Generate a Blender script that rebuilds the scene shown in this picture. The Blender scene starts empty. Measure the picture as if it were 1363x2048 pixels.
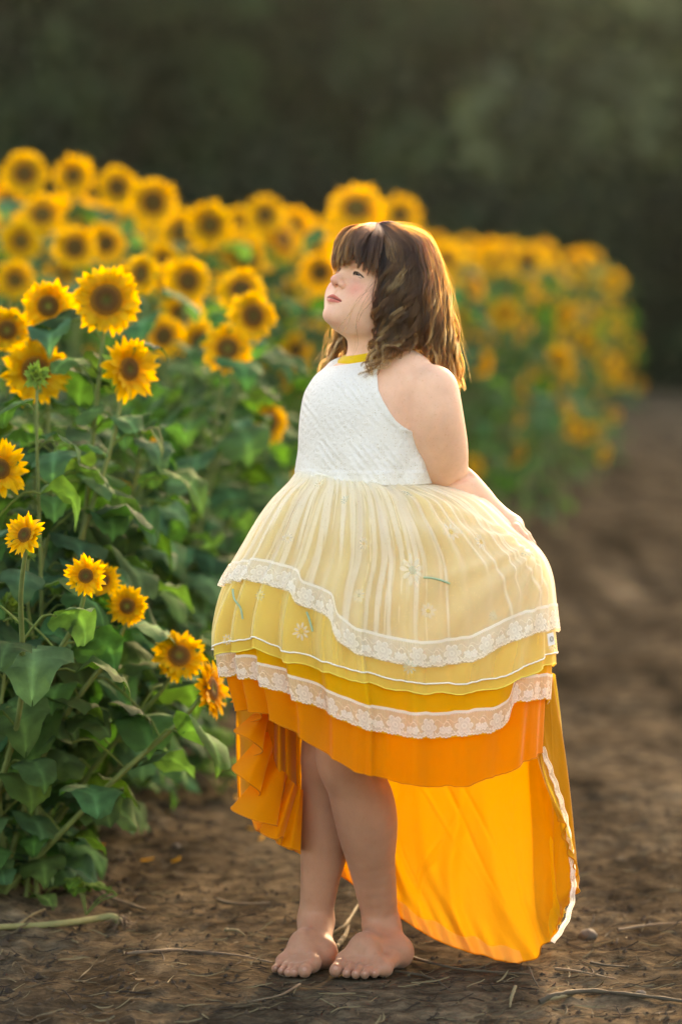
import bpy, math, random
import numpy as np
from mathutils import Vector, Matrix
rad = math.radians
sc = bpy.context.scene
# ---------------- camera, sky, sun, exposure ----------------
CAMZ, CAMD, FPX = 1.235, 5.717, 2048*105/36.0
PITCH = math.atan(364/FPX)
cd = bpy.data.cameras.new('camera'); cam = bpy.data.objects.new('camera', cd); sc.collection.objects.link(cam)
cam.location = (0, -CAMD, CAMZ); cam.rotation_euler = (rad(90)-PITCH, 0, 0)
cd.sensor_fit = 'VERTICAL'; cd.sensor_height = 36; cd.sensor_width = 24; cd.lens = 105; cd.clip_end = 2000
cd.dof.use_dof = True; cd.dof.focus_distance = CAMD-0.07; cd.dof.aperture_fstop = 1.9
sc.camera = cam
SUN_EL, SUN_AZ = 19.5, 14          # azimuth: degrees from straight behind the girl (+Y) towards +X
w = bpy.data.worlds.new('World'); sc.world = w; w.use_nodes = True
wn = w.node_tree; sky = wn.nodes.new('ShaderNodeTexSky'); sky.sky_type = 'NISHITA'; sky.sun_disc = False
sky.sun_elevation = rad(SUN_EL); sky.sun_rotation = rad(SUN_AZ); sky.air_density = 1.0; sky.dust_density = 3.0; sky.ozone_density = 0.6
wn.links.new(sky.outputs[0], wn.nodes['Background'].inputs[0]); wn.nodes['Background'].inputs[1].default_value = 0.15
sd = bpy.data.lights.new('sun', 'SUN'); sun = bpy.data.objects.new('sun', sd); sc.collection.objects.link(sun)
sd.energy = 1.15; sd.angle = rad(1.5); sd.color = (1.0, 0.86, 0.66)
sv = Vector((math.sin(rad(SUN_AZ))*math.cos(rad(SUN_EL)), math.cos(rad(SUN_AZ))*math.cos(rad(SUN_EL)), math.sin(rad(SUN_EL))))
sun.rotation_euler = sv.to_track_quat('Z', 'Y').to_euler(); sun.location = (3, 6, 8)
vs = sc.view_settings; vs.view_transform = 'Standard'; vs.look = 'None'; vs.gamma = 1; vs.use_curve_mapping = False
vs.exposure = 2.5
vs.use_white_balance = True; vs.white_balance_temperature = 9300; vs.white_balance_tint = 19
cy = sc.cycles; cy.use_denoising = True; cy.denoiser = 'OPENIMAGEDENOISE'; cy.max_bounces = 10; cy.transparent_max_bounces = 24
cy.diffuse_bounces = 5; cy.transmission_bounces = 6; cy.caustics_reflective = False; cy.caustics_refractive = False
cy.use_adaptive_sampling = True; cy.adaptive_threshold = 0.02; cy.sample_clamp_indirect = 8

# ---------------- helpers ----------------
rng = np.random.default_rng(7); random.seed(7)
def P(px, py, Y=0.0):
    """world point seen at photo pixel (px, py) in the plane y = Y"""
    sp, cp = math.sin(PITCH), math.cos(PITCH)
    a, b = px-681.5, 1024-py
    d = np.array([a, b*sp+FPX*cp, b*cp-FPX*sp])
    t = (Y+CAMD)/d[1]
    return np.array([0, -CAMD, CAMZ])+d*t
def proj(V):
    sp, cp = math.sin(PITCH), math.cos(PITCH)
    x, y, z = V[..., 0], V[..., 1]+CAMD, V[..., 2]-CAMZ
    fz = y*cp-z*sp; up = y*sp+z*cp
    return 681.5+FPX*x/fz, 1024-FPX*up/fz
def link(o, parent=None):
    sc.collection.objects.link(o)
    if parent is not None: o.parent = parent
    return o
def mesh(name, V, F, mat=None, parent=None, smooth=True, col=None, uv=None):
    V = np.asarray(V, dtype=np.float32).reshape(-1, 3)
    me = bpy.data.meshes.new(name)
    if isinstance(F, np.ndarray):
        n, k = F.shape
        me.vertices.add(len(V)); me.vertices.foreach_set('co', V.ravel())
        me.loops.add(n*k); me.loops.foreach_set('vertex_index', F.astype(np.int32).ravel())
        me.polygons.add(n); me.polygons.foreach_set('loop_start', np.arange(0, n*k, k, dtype=np.int32))
        try: me.polygons.foreach_set('loop_total', np.full(n, k, dtype=np.int32))
        except Exception: pass
        me.update(calc_edges=True); me.validate()
    else:
        me.from_pydata(V.tolist(), [], F)
    if smooth: me.polygons.foreach_set('use_smooth', np.ones(len(me.polygons), dtype=bool))
    if col is not None:
        col = np.asarray(col, dtype=np.float32)
        if col.shape[1] == 3: col = np.hstack([col, np.ones((len(col), 1), np.float32)])
        at = me.color_attributes.new('Col', 'FLOAT_COLOR', 'POINT'); at.data.foreach_set('color', col.ravel())
    if mat: me.materials.append(mat)
    return link(bpy.data.objects.new(name, me), parent)
def tag(o, label=None, cat=None, group=None, kind=None):
    for k, v in (('label', label), ('category', cat), ('group', group), ('kind', kind)):
        if v: o[k] = v
    return o
def empty(name, loc=(0, 0, 0), **k):
    o = bpy.data.objects.new(name, None); link(o); o.location = loc; o.empty_display_size = .1; return tag(o, **k)
def gridF(nu, nv, wrap=False):
    i = np.arange(nu if wrap else nu-1)[:, None]; j = np.arange(nv-1)[None, :]
    i2 = (i+1) % nu
    return np.stack([(i*nv+j), (i2*nv+j), (i2*nv+j+1), (i*nv+j+1)], -1).reshape(-1, 4)
def cr(pts, t):
    """Catmull-Rom through pts (n,k) at t in 0..1"""
    pts = np.asarray(pts, float); n = len(pts)-1
    t = np.clip(np.asarray(t, float), 0, 1)*n; i = np.minimum(t.astype(int), n-1); f = (t-i)
    g = lambda k: pts[np.clip(k, 0, n)]
    p0, p1, p2, p3 = g(i-1), g(i), g(i+1), g(i+2)
    f = f.reshape(f.shape+(1,)*(pts.ndim-1))
    return .5*((2*p1)+(-p0+p2)*f+(2*p0-5*p1+4*p2-p3)*f*f+(-p0+3*p1-3*p2+p3)*f**3)
def tube(pts, r, ns=8, cap=True):
    pts = np.asarray(pts, float); n = len(pts); r = np.broadcast_to(r, (n,)) if np.ndim(r) < 2 else r
    T = np.gradient(pts, axis=0); T /= np.linalg.norm(T, axis=1)[:, None]+1e-9
    a = np.array([0, 0, 1.]) if abs(T[0][2]) < .9 else np.array([1., 0, 0])
    V = []
    for k in range(n):
        u = np.cross(T[k], a); u /= np.linalg.norm(u)+1e-9; v = np.cross(u, T[k]); a = v
        ang = np.linspace(0, 2*np.pi, ns, endpoint=False)
        V.append(pts[k]+r[k]*(np.cos(ang)[:, None]*u+np.sin(ang)[:, None]*v))
    V = np.concatenate(V); F = []
    for k in range(n-1):
        for j in range(ns):
            F.append([k*ns+j, k*ns+(j+1) % ns, (k+1)*ns+(j+1) % ns, (k+1)*ns+j])
    return V, np.array(F)
class MB:
    def __init__(s): s.V, s.F, s.C, s.n = [], [], [], 0
    def add(s, V, F, c=None):
        V = np.asarray(V, float); s.V.append(V); s.F.append(np.asarray(F)+s.n); s.n += len(V)
        s.C.append(np.broadcast_to(np.asarray(c if c is not None else (1, 1, 1), float), (len(V), 3)))
        return s
    def build(s, name, mat, parent=None, smooth=True):
        return mesh(name, np.concatenate(s.V), np.concatenate(s.F), mat, parent, smooth, np.concatenate(s.C))
def hsh(i, j, s):
    n = (i*374761393+j*668265263+s*974634777) & 0x7fffffff
    n = ((n ^ (n >> 13))*1274126177) & 0x7fffffff
    return ((n ^ (n >> 16)) & 0xffff)/65535.0
def vn(x, y, s=0):
    x = np.asarray(x, float); y = np.asarray(y, float)
    i = np.floor(x).astype(np.int64); j = np.floor(y).astype(np.int64); fx = x-i; fy = y-j
    fx = fx*fx*(3-2*fx); fy = fy*fy*(3-2*fy)
    return ((hsh(i, j, s)*(1-fx)+hsh(i+1, j, s)*fx)*(1-fy)+(hsh(i, j+1, s)*(1-fx)+hsh(i+1, j+1, s)*fx)*fy)*2-1
def sstep(a, b, x):
    t = np.clip((x-a)/(b-a), 0, 1); return t*t*(3-2*t)
# materials
class NT:
    def __init__(s, name):
        s.m = bpy.data.materials.new(name); s.m.use_nodes = True; s.t = s.m.node_tree; s.t.nodes.clear()
    def n(s, typ, ins=None, **props):
        nd = s.t.nodes.new('ShaderNode'+typ)
        for k, v in props.items(): setattr(nd, k, v)
        for k, v in (ins or {}).items(): s.set(nd, k, v)
        return nd
    def set(s, nd, k, v):
        so = nd.inputs[k]
        if isinstance(v, bpy.types.NodeSocket): s.t.links.new(v, so)
        elif isinstance(v, bpy.types.Node): s.t.links.new(v.outputs[0], so)
        else:
            if isinstance(v, (tuple, list)) and len(v) == 3 and so.type == 'RGBA': v = (*v, 1)
            so.default_value = v
    def out(s, sh): s.n('OutputMaterial', {0: sh}); return s.m
    def math(s, op, a, b=0.0, c=0.0): return s.n('Math', {0: a, 1: b, 2: c}, operation=op).outputs[0]
    def mix(s, f, a, b, bt='MIX'):
        nd = s.n('Mix', data_type='RGBA', blend_type=bt); s.set(nd, 0, f); s.set(nd, 6, a); s.set(nd, 7, b); return nd.outputs[2]
    def ramp(s, f, stops):
        nd = s.n('ValToRGB', {0: f}); e = nd.color_ramp.elements
        while len(e) < len(stops): e.new(.5)
        for q, (p, c) in zip(e, stops): q.position = p; q.color = (*c, 1) if len(c) == 3 else c
        return nd.outputs[0]
    def noise(s, scale, detail=3, rough=.55, vec=None, dist=0):
        nd = s.n('TexNoise', {'Scale': scale, 'Detail': detail, 'Roughness': rough, 'Distortion': dist})
        if vec is not None: s.set(nd, 'Vector', vec)
        return nd.outputs[0]
    def obj(s, scale=(1, 1, 1)):
        tc = s.n('TexCoord'); return s.n('Mapping', {0: tc.outputs['Object'], 3: scale}).outputs[0]
    def bump(s, h, strength=.3, dist=.01): return s.n('Bump', {'Height': h, 'Strength': strength, 'Distance': dist}).outputs[0]
    def attr(s, name='Col'): return s.n('Attribute', attribute_name=name)
def leafy(name, col=None, transl=.35, rough=.5, spec=.3, var=.25, scale=9, tcol=(1.3, 1.4, .6)):
    """thin plant tissue: diffuse + light passing through"""
    k = NT(name); c = k.attr().outputs[0] if col is None else col
    nz = k.noise(scale, 4, .6, k.obj())
    c = k.mix(1.0, c, k.ramp(nz, [(.25, (1-var,)*3), (.75, (1+var,)*3)]), 'MULTIPLY')
    oi = k.n('ObjectInfo').outputs['Random']
    c = k.mix(1.0, c, k.ramp(oi, [(0, (.85, .88, .8)), (1, (1.15, 1.1, 1.1))]), 'MULTIPLY')
    b = k.bump(k.math('ADD', nz, k.math('MULTIPLY', k.noise(scale*7, 3, .6, k.obj()), .35)), .5, .006)
    p = k.n('BsdfPrincipled', {'Base Color': c, 'Roughness': rough, 'Specular IOR Level': spec, 'Normal': b})
    t = k.n('BsdfTranslucent', {0: k.mix(1.0, c, tcol, 'MULTIPLY')})
    return k.out(k.n('MixShader', {0: transl, 1: p, 2: t}))
# ---------------- the girl: body as one smooth surface ----------------
def smin(a, b, k):
    h = np.maximum(k-np.abs(a-b), 0)/k; return np.minimum(a, b)-h*h*k*.25
def cap(p, a, b, ra, rb):
    a = np.float32(a); b = np.float32(b); ab = b-a; q = p-a
    t = np.clip((q@ab)/float(ab@ab), 0, 1); return np.linalg.norm(q-t[:, None]*ab, axis=1)-(ra+(rb-ra)*t)
def ell(p, c, r, R=None):
    q = p-np.float32(c)
    if R is not None: q = q@np.float32(R)
    r = np.float32(r); k0 = np.linalg.norm(q/r, axis=1); k1 = np.linalg.norm(q/(r*r), axis=1)+1e-6
    return k0*(k0-1)/k1
class Grp:
    def __init__(s): s.pr = []; s.lo = np.full(3, 9.); s.hi = -s.lo
    def _b(s, c, r): s.lo = np.minimum(s.lo, np.array(c)-r); s.hi = np.maximum(s.hi, np.array(c)+r)
    def cap(s, a, b, ra, rb=None, k=.02, sub=False):
        rb = ra if rb is None else rb
        if not sub: s._b(a, ra); s._b(b, rb)
        s.pr.append((lambda p: cap(p, a, b, ra, rb), k, sub)); return s
    def ell(s, c, r, R=None, k=.02, sub=False):
        if not sub: s._b(c, max(r))
        s.pr.append((lambda p: ell(p, c, r, R), k, sub)); return s
    def chain(s, pts, rs, k=.01, k0=None):
        for i in range(len(pts)-1): s.cap(pts[i], pts[i+1], rs[i], rs[i+1], k if i or k0 is None else k0)
        return s
    def limb(s, pts, rs, k0=.03, m=5):
        n = (len(pts)-1)*m; t = np.linspace(0, 1, n+1); Q = cr(np.array(pts), t); r = cr(np.array(rs)[:, None], t)[:, 0]
        for i in range(n): s.cap(Q[i], Q[i+1], r[i], r[i+1], .002 if i else k0)
        return s
    def ev(s, p, d=None):
        d = np.full(len(p), 1e3, np.float32) if d is None else d
        for f, k, sub in s.pr:
            d = -smin(-d, f(p), k) if sub else smin(d, f(p), k)
        return d
def sdf(groups, p, k=.012):
    p = np.asarray(p, np.float32); d = np.full(len(p), .5, np.float32)
    for g in groups:
        m = np.all((p > g.lo-.07) & (p < g.hi+.07), axis=1)
        if m.any(): d[m] = smin(d[m], g.ev(p[m]), k)
    return d
def surfnet(axes, f, B=16):
    X, Y, Z = axes; n = [len(a)-1 for a in axes]; nb = [-(-m//B) for m in n]
    ext = [np.concatenate([a, a[-1]+(a[-1]-a[-2])*np.arange(1, nb[i]*B+2-len(a)+1)]) for i, a in enumerate(axes)]
    bi = np.stack(np.meshgrid(*[np.arange(m) for m in nb], indexing='ij'), -1).reshape(-1, 3)
    lo = np.stack([ext[i][bi[:, i]*B] for i in range(3)], 1); hi = np.stack([ext[i][bi[:, i]*B+B] for i in range(3)], 1)
    keep = np.abs(f(((lo+hi)/2).astype(np.float32))) < np.linalg.norm(hi-lo, axis=1)*.5*1.25+.006
    bi = bi[keep]; ny, nz = nb[1]*B+1, nb[2]*B+1
    ar = np.arange(B+1); gids, gpos, quads = [], [], []
    for s0 in range(0, len(bi), 48):
        b = bi[s0:s0+48]; m = len(b)
        ix = [b[:, i, None]*B+ar for i in range(3)]
        px, py, pz = [ext[i][ix[i]] for i in range(3)]
        G = np.empty((m, B+1, B+1, B+1, 3), np.float32)
        G[..., 0] = px[:, :, None, None]; G[..., 1] = py[:, None, :, None]; G[..., 2] = pz[:, None, None, :]
        D = f(G.reshape(-1, 3)).reshape(m, B+1, B+1, B+1); S = D < 0
        c = sum(S[:, i:B+i, j:B+j, k:B+k].astype(np.int8) for i in (0, 1) for j in (0, 1) for k in (0, 1))
        w_ = np.argwhere((c > 0) & (c < 8))
        if not len(w_): continue
        acc = np.zeros((len(w_), 3), np.float32); cnt = np.zeros(len(w_), np.float32)
        bb, I, J, K = w_.T
        for ax in range(3):
            for u in (0, 1):
                for v in (0, 1):
                    o1 = [0, 0, 0]; o1[(ax+1) % 3] = u; o1[(ax+2) % 3] = v; o2 = list(o1); o2[ax] = 1
                    d1 = D[bb, I+o1[0], J+o1[1], K+o1[2]]; d2 = D[bb, I+o2[0], J+o2[1], K+o2[2]]
                    x = (d1 < 0) != (d2 < 0); t = np.where(x, d1/np.where(x, d1-d2, 1), 0)[:, None]
                    g1 = G[bb, I+o1[0], J+o1[1], K+o1[2]]; g2 = G[bb, I+o2[0], J+o2[1], K+o2[2]]
                    acc += np.where(x[:, None], g1+(g2-g1)*t, 0); cnt += x
        gi = b[bb]*B+np.stack([I, J, K], 1)
        gids.append((gi[:, 0]*ny+gi[:, 1])*nz+gi[:, 2]); gpos.append(acc/cnt[:, None])
        for ax in range(3):
            o = [0, 0, 0]; o[ax] = 1
            A = S[:, :B, :B, :B]; C = S[:, o[0]:B+o[0], o[1]:B+o[1], o[2]:B+o[2]]
            e = np.argwhere(A != C)
            if not len(e): continue
            g = b[e[:, 0]]*B+e[:, 1:]; fl = A[e[:, 0], e[:, 1], e[:, 2], e[:, 3]]
            a1, a2 = (ax+1) % 3, (ax+2) % 3; q = []
            for du, dv in ((-1, -1), (0, -1), (0, 0), (-1, 0)):
                h = g.copy(); h[:, a1] += du; h[:, a2] += dv; q.append((h[:, 0]*ny+h[:, 1])*nz+h[:, 2])
            q = np.stack(q, 1); q[~fl] = q[~fl][:, ::-1]; quads.append(q)
    gids = np.concatenate(gids); gpos = np.concatenate(gpos); quads = np.concatenate(quads)
    o = np.argsort(gids); gids = gids[o]; gpos = gpos[o]
    k = np.searchsorted(gids, quads); k = np.minimum(k, len(gids)-1); ok = (gids[k] == quads).all(1)
    return gpos, k[ok]
def relax(V, F, it=2, lam=.5):
    V = V.astype(np.float64); a = F.ravel(); b = np.roll(F, -1, 1).ravel(); i = np.concatenate([a, b]); j = np.concatenate([b, a])
    c = np.bincount(i, minlength=len(V))[:, None]
    for _ in range(it):
        m = np.stack([np.bincount(i, V[j, q], len(V)) for q in range(3)], 1)/np.maximum(c, 1); V = V+(m-V)*lam
    return V
def axis(segs):
    """segs: [(start, step), ..., (end, None)]"""
    out = [segs[0][0]]
    for (a, st), (b, _) in zip(segs[:-1], segs[1:]):
        n = max(1, int(round((b-a)/st))); out += list(np.linspace(out[-1], b, n+1)[1:])
    return np.array(out)
PSI = rad(52); Lt = np.array([math.cos(PSI), -math.sin(PSI), 0]); Ft = np.array([-math.sin(PSI), -math.cos(PSI), 0])   # her left and her front
RT = np.stack([Lt, Ft, [0, 0, 1]], 1)
# head frame
def rot(ax, a):
    return np.array(Matrix.Rotation(a, 3, Vector(ax)))
HF = rot(Lt, -rad(25))@Ft; HU = rot(Lt, -rad(25))@np.array([0, 0, 1.])
if HF[2] < 0: HF = rot(Lt, rad(25))@Ft; HU = rot(Lt, rad(25))@np.array([0, 0, 1.])
rr_ = rot(HF, rad(9)); HL = rr_@Lt
if HL[2] > 0: rr_ = rot(HF, -rad(9)); HL = rr_@Lt
HU = rr_@HU; HR = np.stack([HL, HF, HU], 1)
HO = P(692, 542, -.044)-HR@np.array([0, .078, 0])
H = lambda x, y, z: HO+HR@np.array([x, y, z])
head = Grp()
head.ell(H(0, -.014, .030), (.074, .090, .080), HR)
head.ell(H(0, .018, -.028), (.063, .056, .068), HR, k=.03)
for sx in (-1, 1):
    head.ell(H(sx*.034, .043, -.040), (.030, .028, .030), HR, k=.02)
    head.ell(H(sx*.038, .010, -.068), (.024, .030, .026), HR, k=.03)
head.ell(H(0, .026, -.071), (.042, .042, .032), HR, k=.03)
head.ell(H(0, .064, -.087), (.020, .015, .015), HR, k=.018)
head.ell(H(0, .055, -.056), (.026, .018, .019), HR, k=.02)
head.ell(H(0, .070, .030), (.045, .012, .030), HR, k=.03)
for sx in (-1, 1):
    head.ell(H(sx*.030, .089, .001), (.015, .016, .010), HR, k=.014, sub=True)
    head.ell(H(sx*.0295, .0605, -.001), (.0150, .0148, .0140), HR, k=.007)
    head.cap(H(sx*.012, .074, .018), H(sx*.040, .062, .020), .006, .005, k=.016)
def on(x, z, off=0.):
    """point of the head surface in front of local (x, z)"""
    y = np.linspace(.11, .03, 320); d = head.ev(np.float32([H(x, v, z) for v in y])); i = int(np.argmax(d < 0)); return (x, y[i]+off, z)
head.cap(H(0, .072, .003), H(0, .086, -.020), .0062, .0085, k=.014)
head.ell(H(0, .0905, -.0255), (.0108, .0100, .0092), HR, k=.007)
for sx in (-1, 1):
    head.ell(H(sx*.0118, .0800, -.0290), (.0066, .0088, .0064), HR, k=.004)
    head.cap(H(sx*.0062, .0880, -.0362), H(sx*.0066, .081, -.028), .0031, .0026, k=.002, sub=True)
    for a, b, r1, r2 in (((.0165, .0702, -.0034), (.0235, .0745, -.0004), .0009, .0022), ((.0235, .0745, -.0004), (.0340, .0752, -.0004), .0022, .0024), ((.0340, .0752, -.0004), (.0450, .0685, -.0030), .0024, .0008)):
        head.cap(H(sx*a[0], a[1], a[2]), H(sx*b[0], b[1], b[2]), r1, r2, k=.0012, sub=True)
for sx in (-1, 1):
    cp_ = [on(sx*x, z, .0004) for x, z in ((.017, .0035), (.024, .0085), (.034, .0085), (.045, .0030))]
    for a, b in zip(cp_[:-1], cp_[1:]): head.cap(H(*a), H(*b), .0011, k=.003, sub=True)
LU = [on(x, z, o) for x, z, o in ((-.0212, -.0588, -.002), (-.010, -.0558, -.001), (-.003, -.0540, 0), (0, -.0548, 0), (.003, -.0540, 0), (.010, -.0558, -.001), (.0212, -.0588, -.002))]
LL = [on(x, z, o) for x, z, o in ((-.0180, -.0600, -.002), (-.009, -.0622, -.0012), (0, -.0633, 0), (.009, -.0622, -.0012), (.0180, -.0600, -.002))]
LM = [on(x, z, o) for x, z, o in ((-.0235, -.0588, .0004), (-.010, -.0583, .0022), (0, -.0585, .0030), (.010, -.0583, .0022), (.0235, -.0588, .0004))]
NB = on(0, -.044, .0008); NB2 = on(0, -.050, .0008)
head.chain([H(*q) for q in LU], [.0012, .0026, .0031, .0029, .0031, .0026, .0012], k=.005)
head.chain([H(*q) for q in LL], [.0012, .0034, .0043, .0034, .0012], k=.005)
for a, b in zip(LM[:-1], LM[1:]): head.cap(H(*a), H(*b), .0018, k=.002, sub=True)
head.cap(H(*NB), H(*NB2), .0016, k=.005, sub=True)
for sx in (-1, 1):       # ears, under the hair
    head.ell(H(sx*.068, -.012, -.012), (.006, .014, .022), HR, k=.006)
# torso
torso = Grp()
torso.ell(P(735, 1075, .01), (.145, .125, .13), RT)
torso.ell(P(728, 950, .0), (.130, .111, .10), RT, k=.06)
torso.ell(P(730, 860, .0), (.124, .112, .11), RT, k=.06)
torso.ell(P(738, 805, .0), (.122, .100, .085), RT, k=.05)
NS = P(862, 784, -.085); FS = P(690, 778, .10)
torso.cap(P(818, 757, -.055), P(712, 765, .075), .050, .045, k=.04)
torso.cap(P(800, 738, -.03), P(762, 690, .015), .036, .038, k=.03)
torso.cap(P(735, 750, .06), P(752, 705, .02), .030, .036, k=.03)
torso.cap(P(756, 760, .015), P(750, 650, .0), .048, .050, k=.03)
torso.cap(P(750, 660, .0), H(0, -.012, -.055), .048, .05, k=.02)
# arms
def fingers(g, wrist, knk, tips, rads):
    for kk, (m, t), r in zip(knk, tips, rads):
        g.cap(wrist, kk, r*1.35, r*1.08, k=.010)
        g.chain([kk, m, t[0], t[1]] if isinstance(t, tuple) else [kk, m, t], [r*1.05, r, r*.92, r*.82], k=.003, k0=.004)
armN = Grp(); EL = P(893, 952, .0); WR = P(990, 1038, .035)
armN.limb([NS, P(868, 835, -.085), P(880, 895, -.05), EL, P(925, 985, .012), P(960, 1014, .026), WR], [.052, .0545, .0520, .0435, .0425, .0350, .0245])
armN.chain([P(940, 950, -.012), P(912, 962, -.036), P(884, 986, -.040)], [.0025, .0035, .0025]); armN.pr = armN.pr[:-2]
for a_, b_ in ((P(940, 950, -.014), P(912, 963, -.038)), (P(912, 963, -.038), P(884, 986, -.040))): armN.cap(a_, b_, .0035, k=.010, sub=True)
HD = P(1018, 1054, .012)
armN.ell(P(1012, 1052, .014), (.030, .024, .020), k=.02); armN.cap(WR, HD, .024, .022, k=.02)
kn = [P(1030, 1056, -.024), P(1033, 1052, -.008), P(1032, 1050, .008), P(1028, 1050, .024)]
tp = [(P(1047, 1074, -.028), (P(1057, 1090, -.024), P(1056, 1101, -.014))), (P(1052, 1072, -.010), (P(1062, 1088, -.006), P(1060, 1099, .004))),
      (P(1049, 1070, .008), (P(1058, 1087, .012), P(1054, 1098, .018))), (P(1043, 1068, .025), (P(1050, 1083, .026), P(1047, 1092, .030)))]
fingers(armN, HD, kn, tp, [.0086, .0088, .0084, .0074])
armN.chain([P(1006, 1066, -.018), P(1024, 1090, -.036), P(1042, 1101, -.034), P(1054, 1106, -.022)], [.0125, .0098, .0086, .0072], k=.004, k0=.012)
armF = Grp(); EF = P(690, 940, .205); WF = P(715, 1065, .235)
armF.limb([FS, P(684, 850, .17), EF, P(702, 1000, .222), WF], [.046, .044, .037, .034, .023])
HFc = WF+np.array([.004, .006, -.035]); armF.ell(HFc+np.array([0, 0, -.012]), (.026, .013, .034), k=.015)
kF = [HFc+np.array([dx, 0, -.038]) for dx in (-.026, -.009, .008, .023)]
tF = [(k_+np.array([0, -.006, -.026]), (k_+np.array([0, -.014, -.044]), k_+np.array([0, -.022, -.056]))) for k_ in kF]
fingers(armF, HFc, kF, tF, [.0076, .008, .0076, .0066])
armF.chain([HFc+np.array([-.018, -.004, 0]), HFc+np.array([-.036, -.012, -.026]), HFc+np.array([-.038, -.018, -.046])], [.012, .009, .0075], k=.004, k0=.012)
# legs
legN = Grp(); legF = Grp(); HN = P(770, 1130, -.045); HFr = P(695, 1130, .075)
KN = P(694, 1512, -.055); AN = P(760, 1836, .085)
legN.limb([HN, P(722, 1330, -.06), KN, P(709, 1570, -.035), P(727, 1640, -.005), P(745, 1740, .045), AN], [.083, .072, .0550, .0530, .0550, .0440, .0340])
legN.ell(P(672, 1512, -.080), (.031, .030, .038), k=.035)
legN.ell(P(742, 1625, .012), (.040, .042, .085), k=.04)
KF = P(655, 1520, .05); AF = P(631, 1830, .10)
legF.limb([HFr, P(672, 1330, .05), KF, P(648, 1600, .065), P(648, 1670, .075), P(640, 1755, .09), AF], [.080, .066, .050, .0455, .0455, .0380, .0315])
legF.ell(P(643, 1520, .025), (.031, .031, .038), k=.03)
legF.ell(P(655, 1660, .095), (.034, .038, .075), k=.035)
G0 = lambda px, py, z=0.0: P(px, py, 0)[:0]
def gp(px, py, z=.0):
    """point at height z seen at pixel (px, py)"""
    a = P(px, py, 0); c = np.array([0, -CAMD, CAMZ]); d = a-c; t = (z-CAMZ)/d[2]; return c+d*t
legN.ell(P(783, 1846, .062), (.011, .009, .012), k=.014); legN.ell(P(665, 1503, -.098), (.020, .016, .024), k=.016); legF.ell(P(634, 1846, .070), (.010, .008, .011), k=.014)
legN.cap(P(735, 1893, .02), P(700, 1925, -.005), .0045, .003, k=.008)
def foot(g, ank, heel, med, lat, toes, rt, top):
    g.ell(heel, (.021, .021, .023), k=.02)
    g.cap(ank, heel+np.array([0, 0, .010]), .0285, .0235, k=.015)
    g.cap(ank+np.array([0, 0, -.005]), top, .027, .0175, k=.030)
    g.cap(heel, lat, .018, .0125, k=.025); g.cap(heel, med, .016, .0125, k=.025); g.cap(top, heel, .018, .018, k=.03)
    g.cap(top, med, .0185, .0140, k=.018); g.cap(top, lat, .017, .0115, k=.018); g.cap(med, lat, .0145, .0115, k=.010)
    for i, (t, r) in enumerate(zip(toes, rt)):
        f = i/4; b = med*(1-f)+lat*f; m = b*.42+t*.58+np.array([0, 0, .0035])
        g.chain([b, m, t], [r*1.02, r*.93, r*1.0], k=.0025, k0=.010)
        g.ell(t+np.array([0, -.001, r*.35]), (r*.8, r*.8, r*.75), k=.003)
foot(legN, P(764, 1848, .095), gp(794, 1906, .024), gp(690, 1922, .021), gp(768, 1937, .015),
     [gp(671, 1941, .0125), gp(693, 1947, .009), gp(711, 1949, .0088), gp(729, 1949.5, .0085), gp(748, 1948, .0080)], [.0125, .0088, .0085, .0083, .0080], gp(727, 1893, .047))
foot(legF, P(632, 1842, .105), gp(642, 1908, .024), gp(622, 1927, .020), gp(568, 1924, .015),
     [gp(609, 1943, .0125), gp(588, 1946, .009), gp(575.5, 1946, .0085), gp(563, 1943, .0082), gp(550.5, 1938, .0078)], [.0125, .0083, .0078, .0076, .0074], gp(606, 1888, .045))
GR = [head, torso, armN, armF, legN, legF]
body_f = lambda p: sdf(GR, p)
hz = P(0, 690, 0)[2]
AX = (axis([(-.20, .004), (-.145, .0016), (-.04, .0011), (.05, .0016), (.14, .0035), (.325, .0015), (.40, None)]),
      axis([(-.19, .0035), (-.135, .0011), (.045, .0022), (.16, .004), (.30, None)]),
      axis([(-.003, .0013), (.075, .003), (.78, .0018), (.86, .0035), (1.17, .0025), (1.20, .0011), (1.36, .004), (1.46, None)]))
bV, bF = surfnet(AX, body_f); bV = relax(bV, bF, 1, .45)
# skin colours, with shade painted into legs, nostrils and mouth line
def hl(V): return (V-HO)@HR
def chain_d(q, pts, r):
    d = np.full(len(q), 9.)
    for a, b in zip(pts[:-1], pts[1:]): d = np.minimum(d, cap(q.astype(np.float32), a, b, 0, 0))
    return d/r
col = np.tile(np.array([.83, .51, .36]), (len(bV), 1)); q = hl(bV)
def tint(mask, c):
    global col
    m = np.clip(mask, 0, 1)[:, None]; col = col*(1-m)+np.array(c)*m
hd = np.linalg.norm(q, axis=1) < .15
for sx in (-1, 1):
    tint(.80*np.exp(-(((q[:, 0]-sx*.040)/.020)**2+((q[:, 2]+.030)/.017)**2+((q[:, 1]-.055)/.04)**2)), (.72, .24, .18))
tint(.6*np.exp(-((q-np.array([0, .098, -.028]))**2).sum(1)/.014**2), (.68, .25, .19)); tint(.35*np.exp(-((q-np.array([.0, .07, -.092]))**2).sum(1)/.02**2), (.70, .32, .24))
for sx in (-1, 1): tint((1-sstep(.0028, .0048, np.linalg.norm(q-np.array([sx*.0062, .0865, -.034]), axis=1)))*.8, (.16, .05, .04)); tint(.4*np.exp(-(((q[:, 0]-sx*.030)/.016)**2+((q[:, 2]+.013)/.006)**2+((q[:, 1]-.07)/.03)**2)), (.52, .24, .2))  # first tint paints the shade inside the nostril holes
z2 = lambda L: [(a, 0, c) for a, b, c in L]
q2 = q*np.array([1, 0, 1]); hd = hd & (q[:, 1] > -.2)
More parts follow.
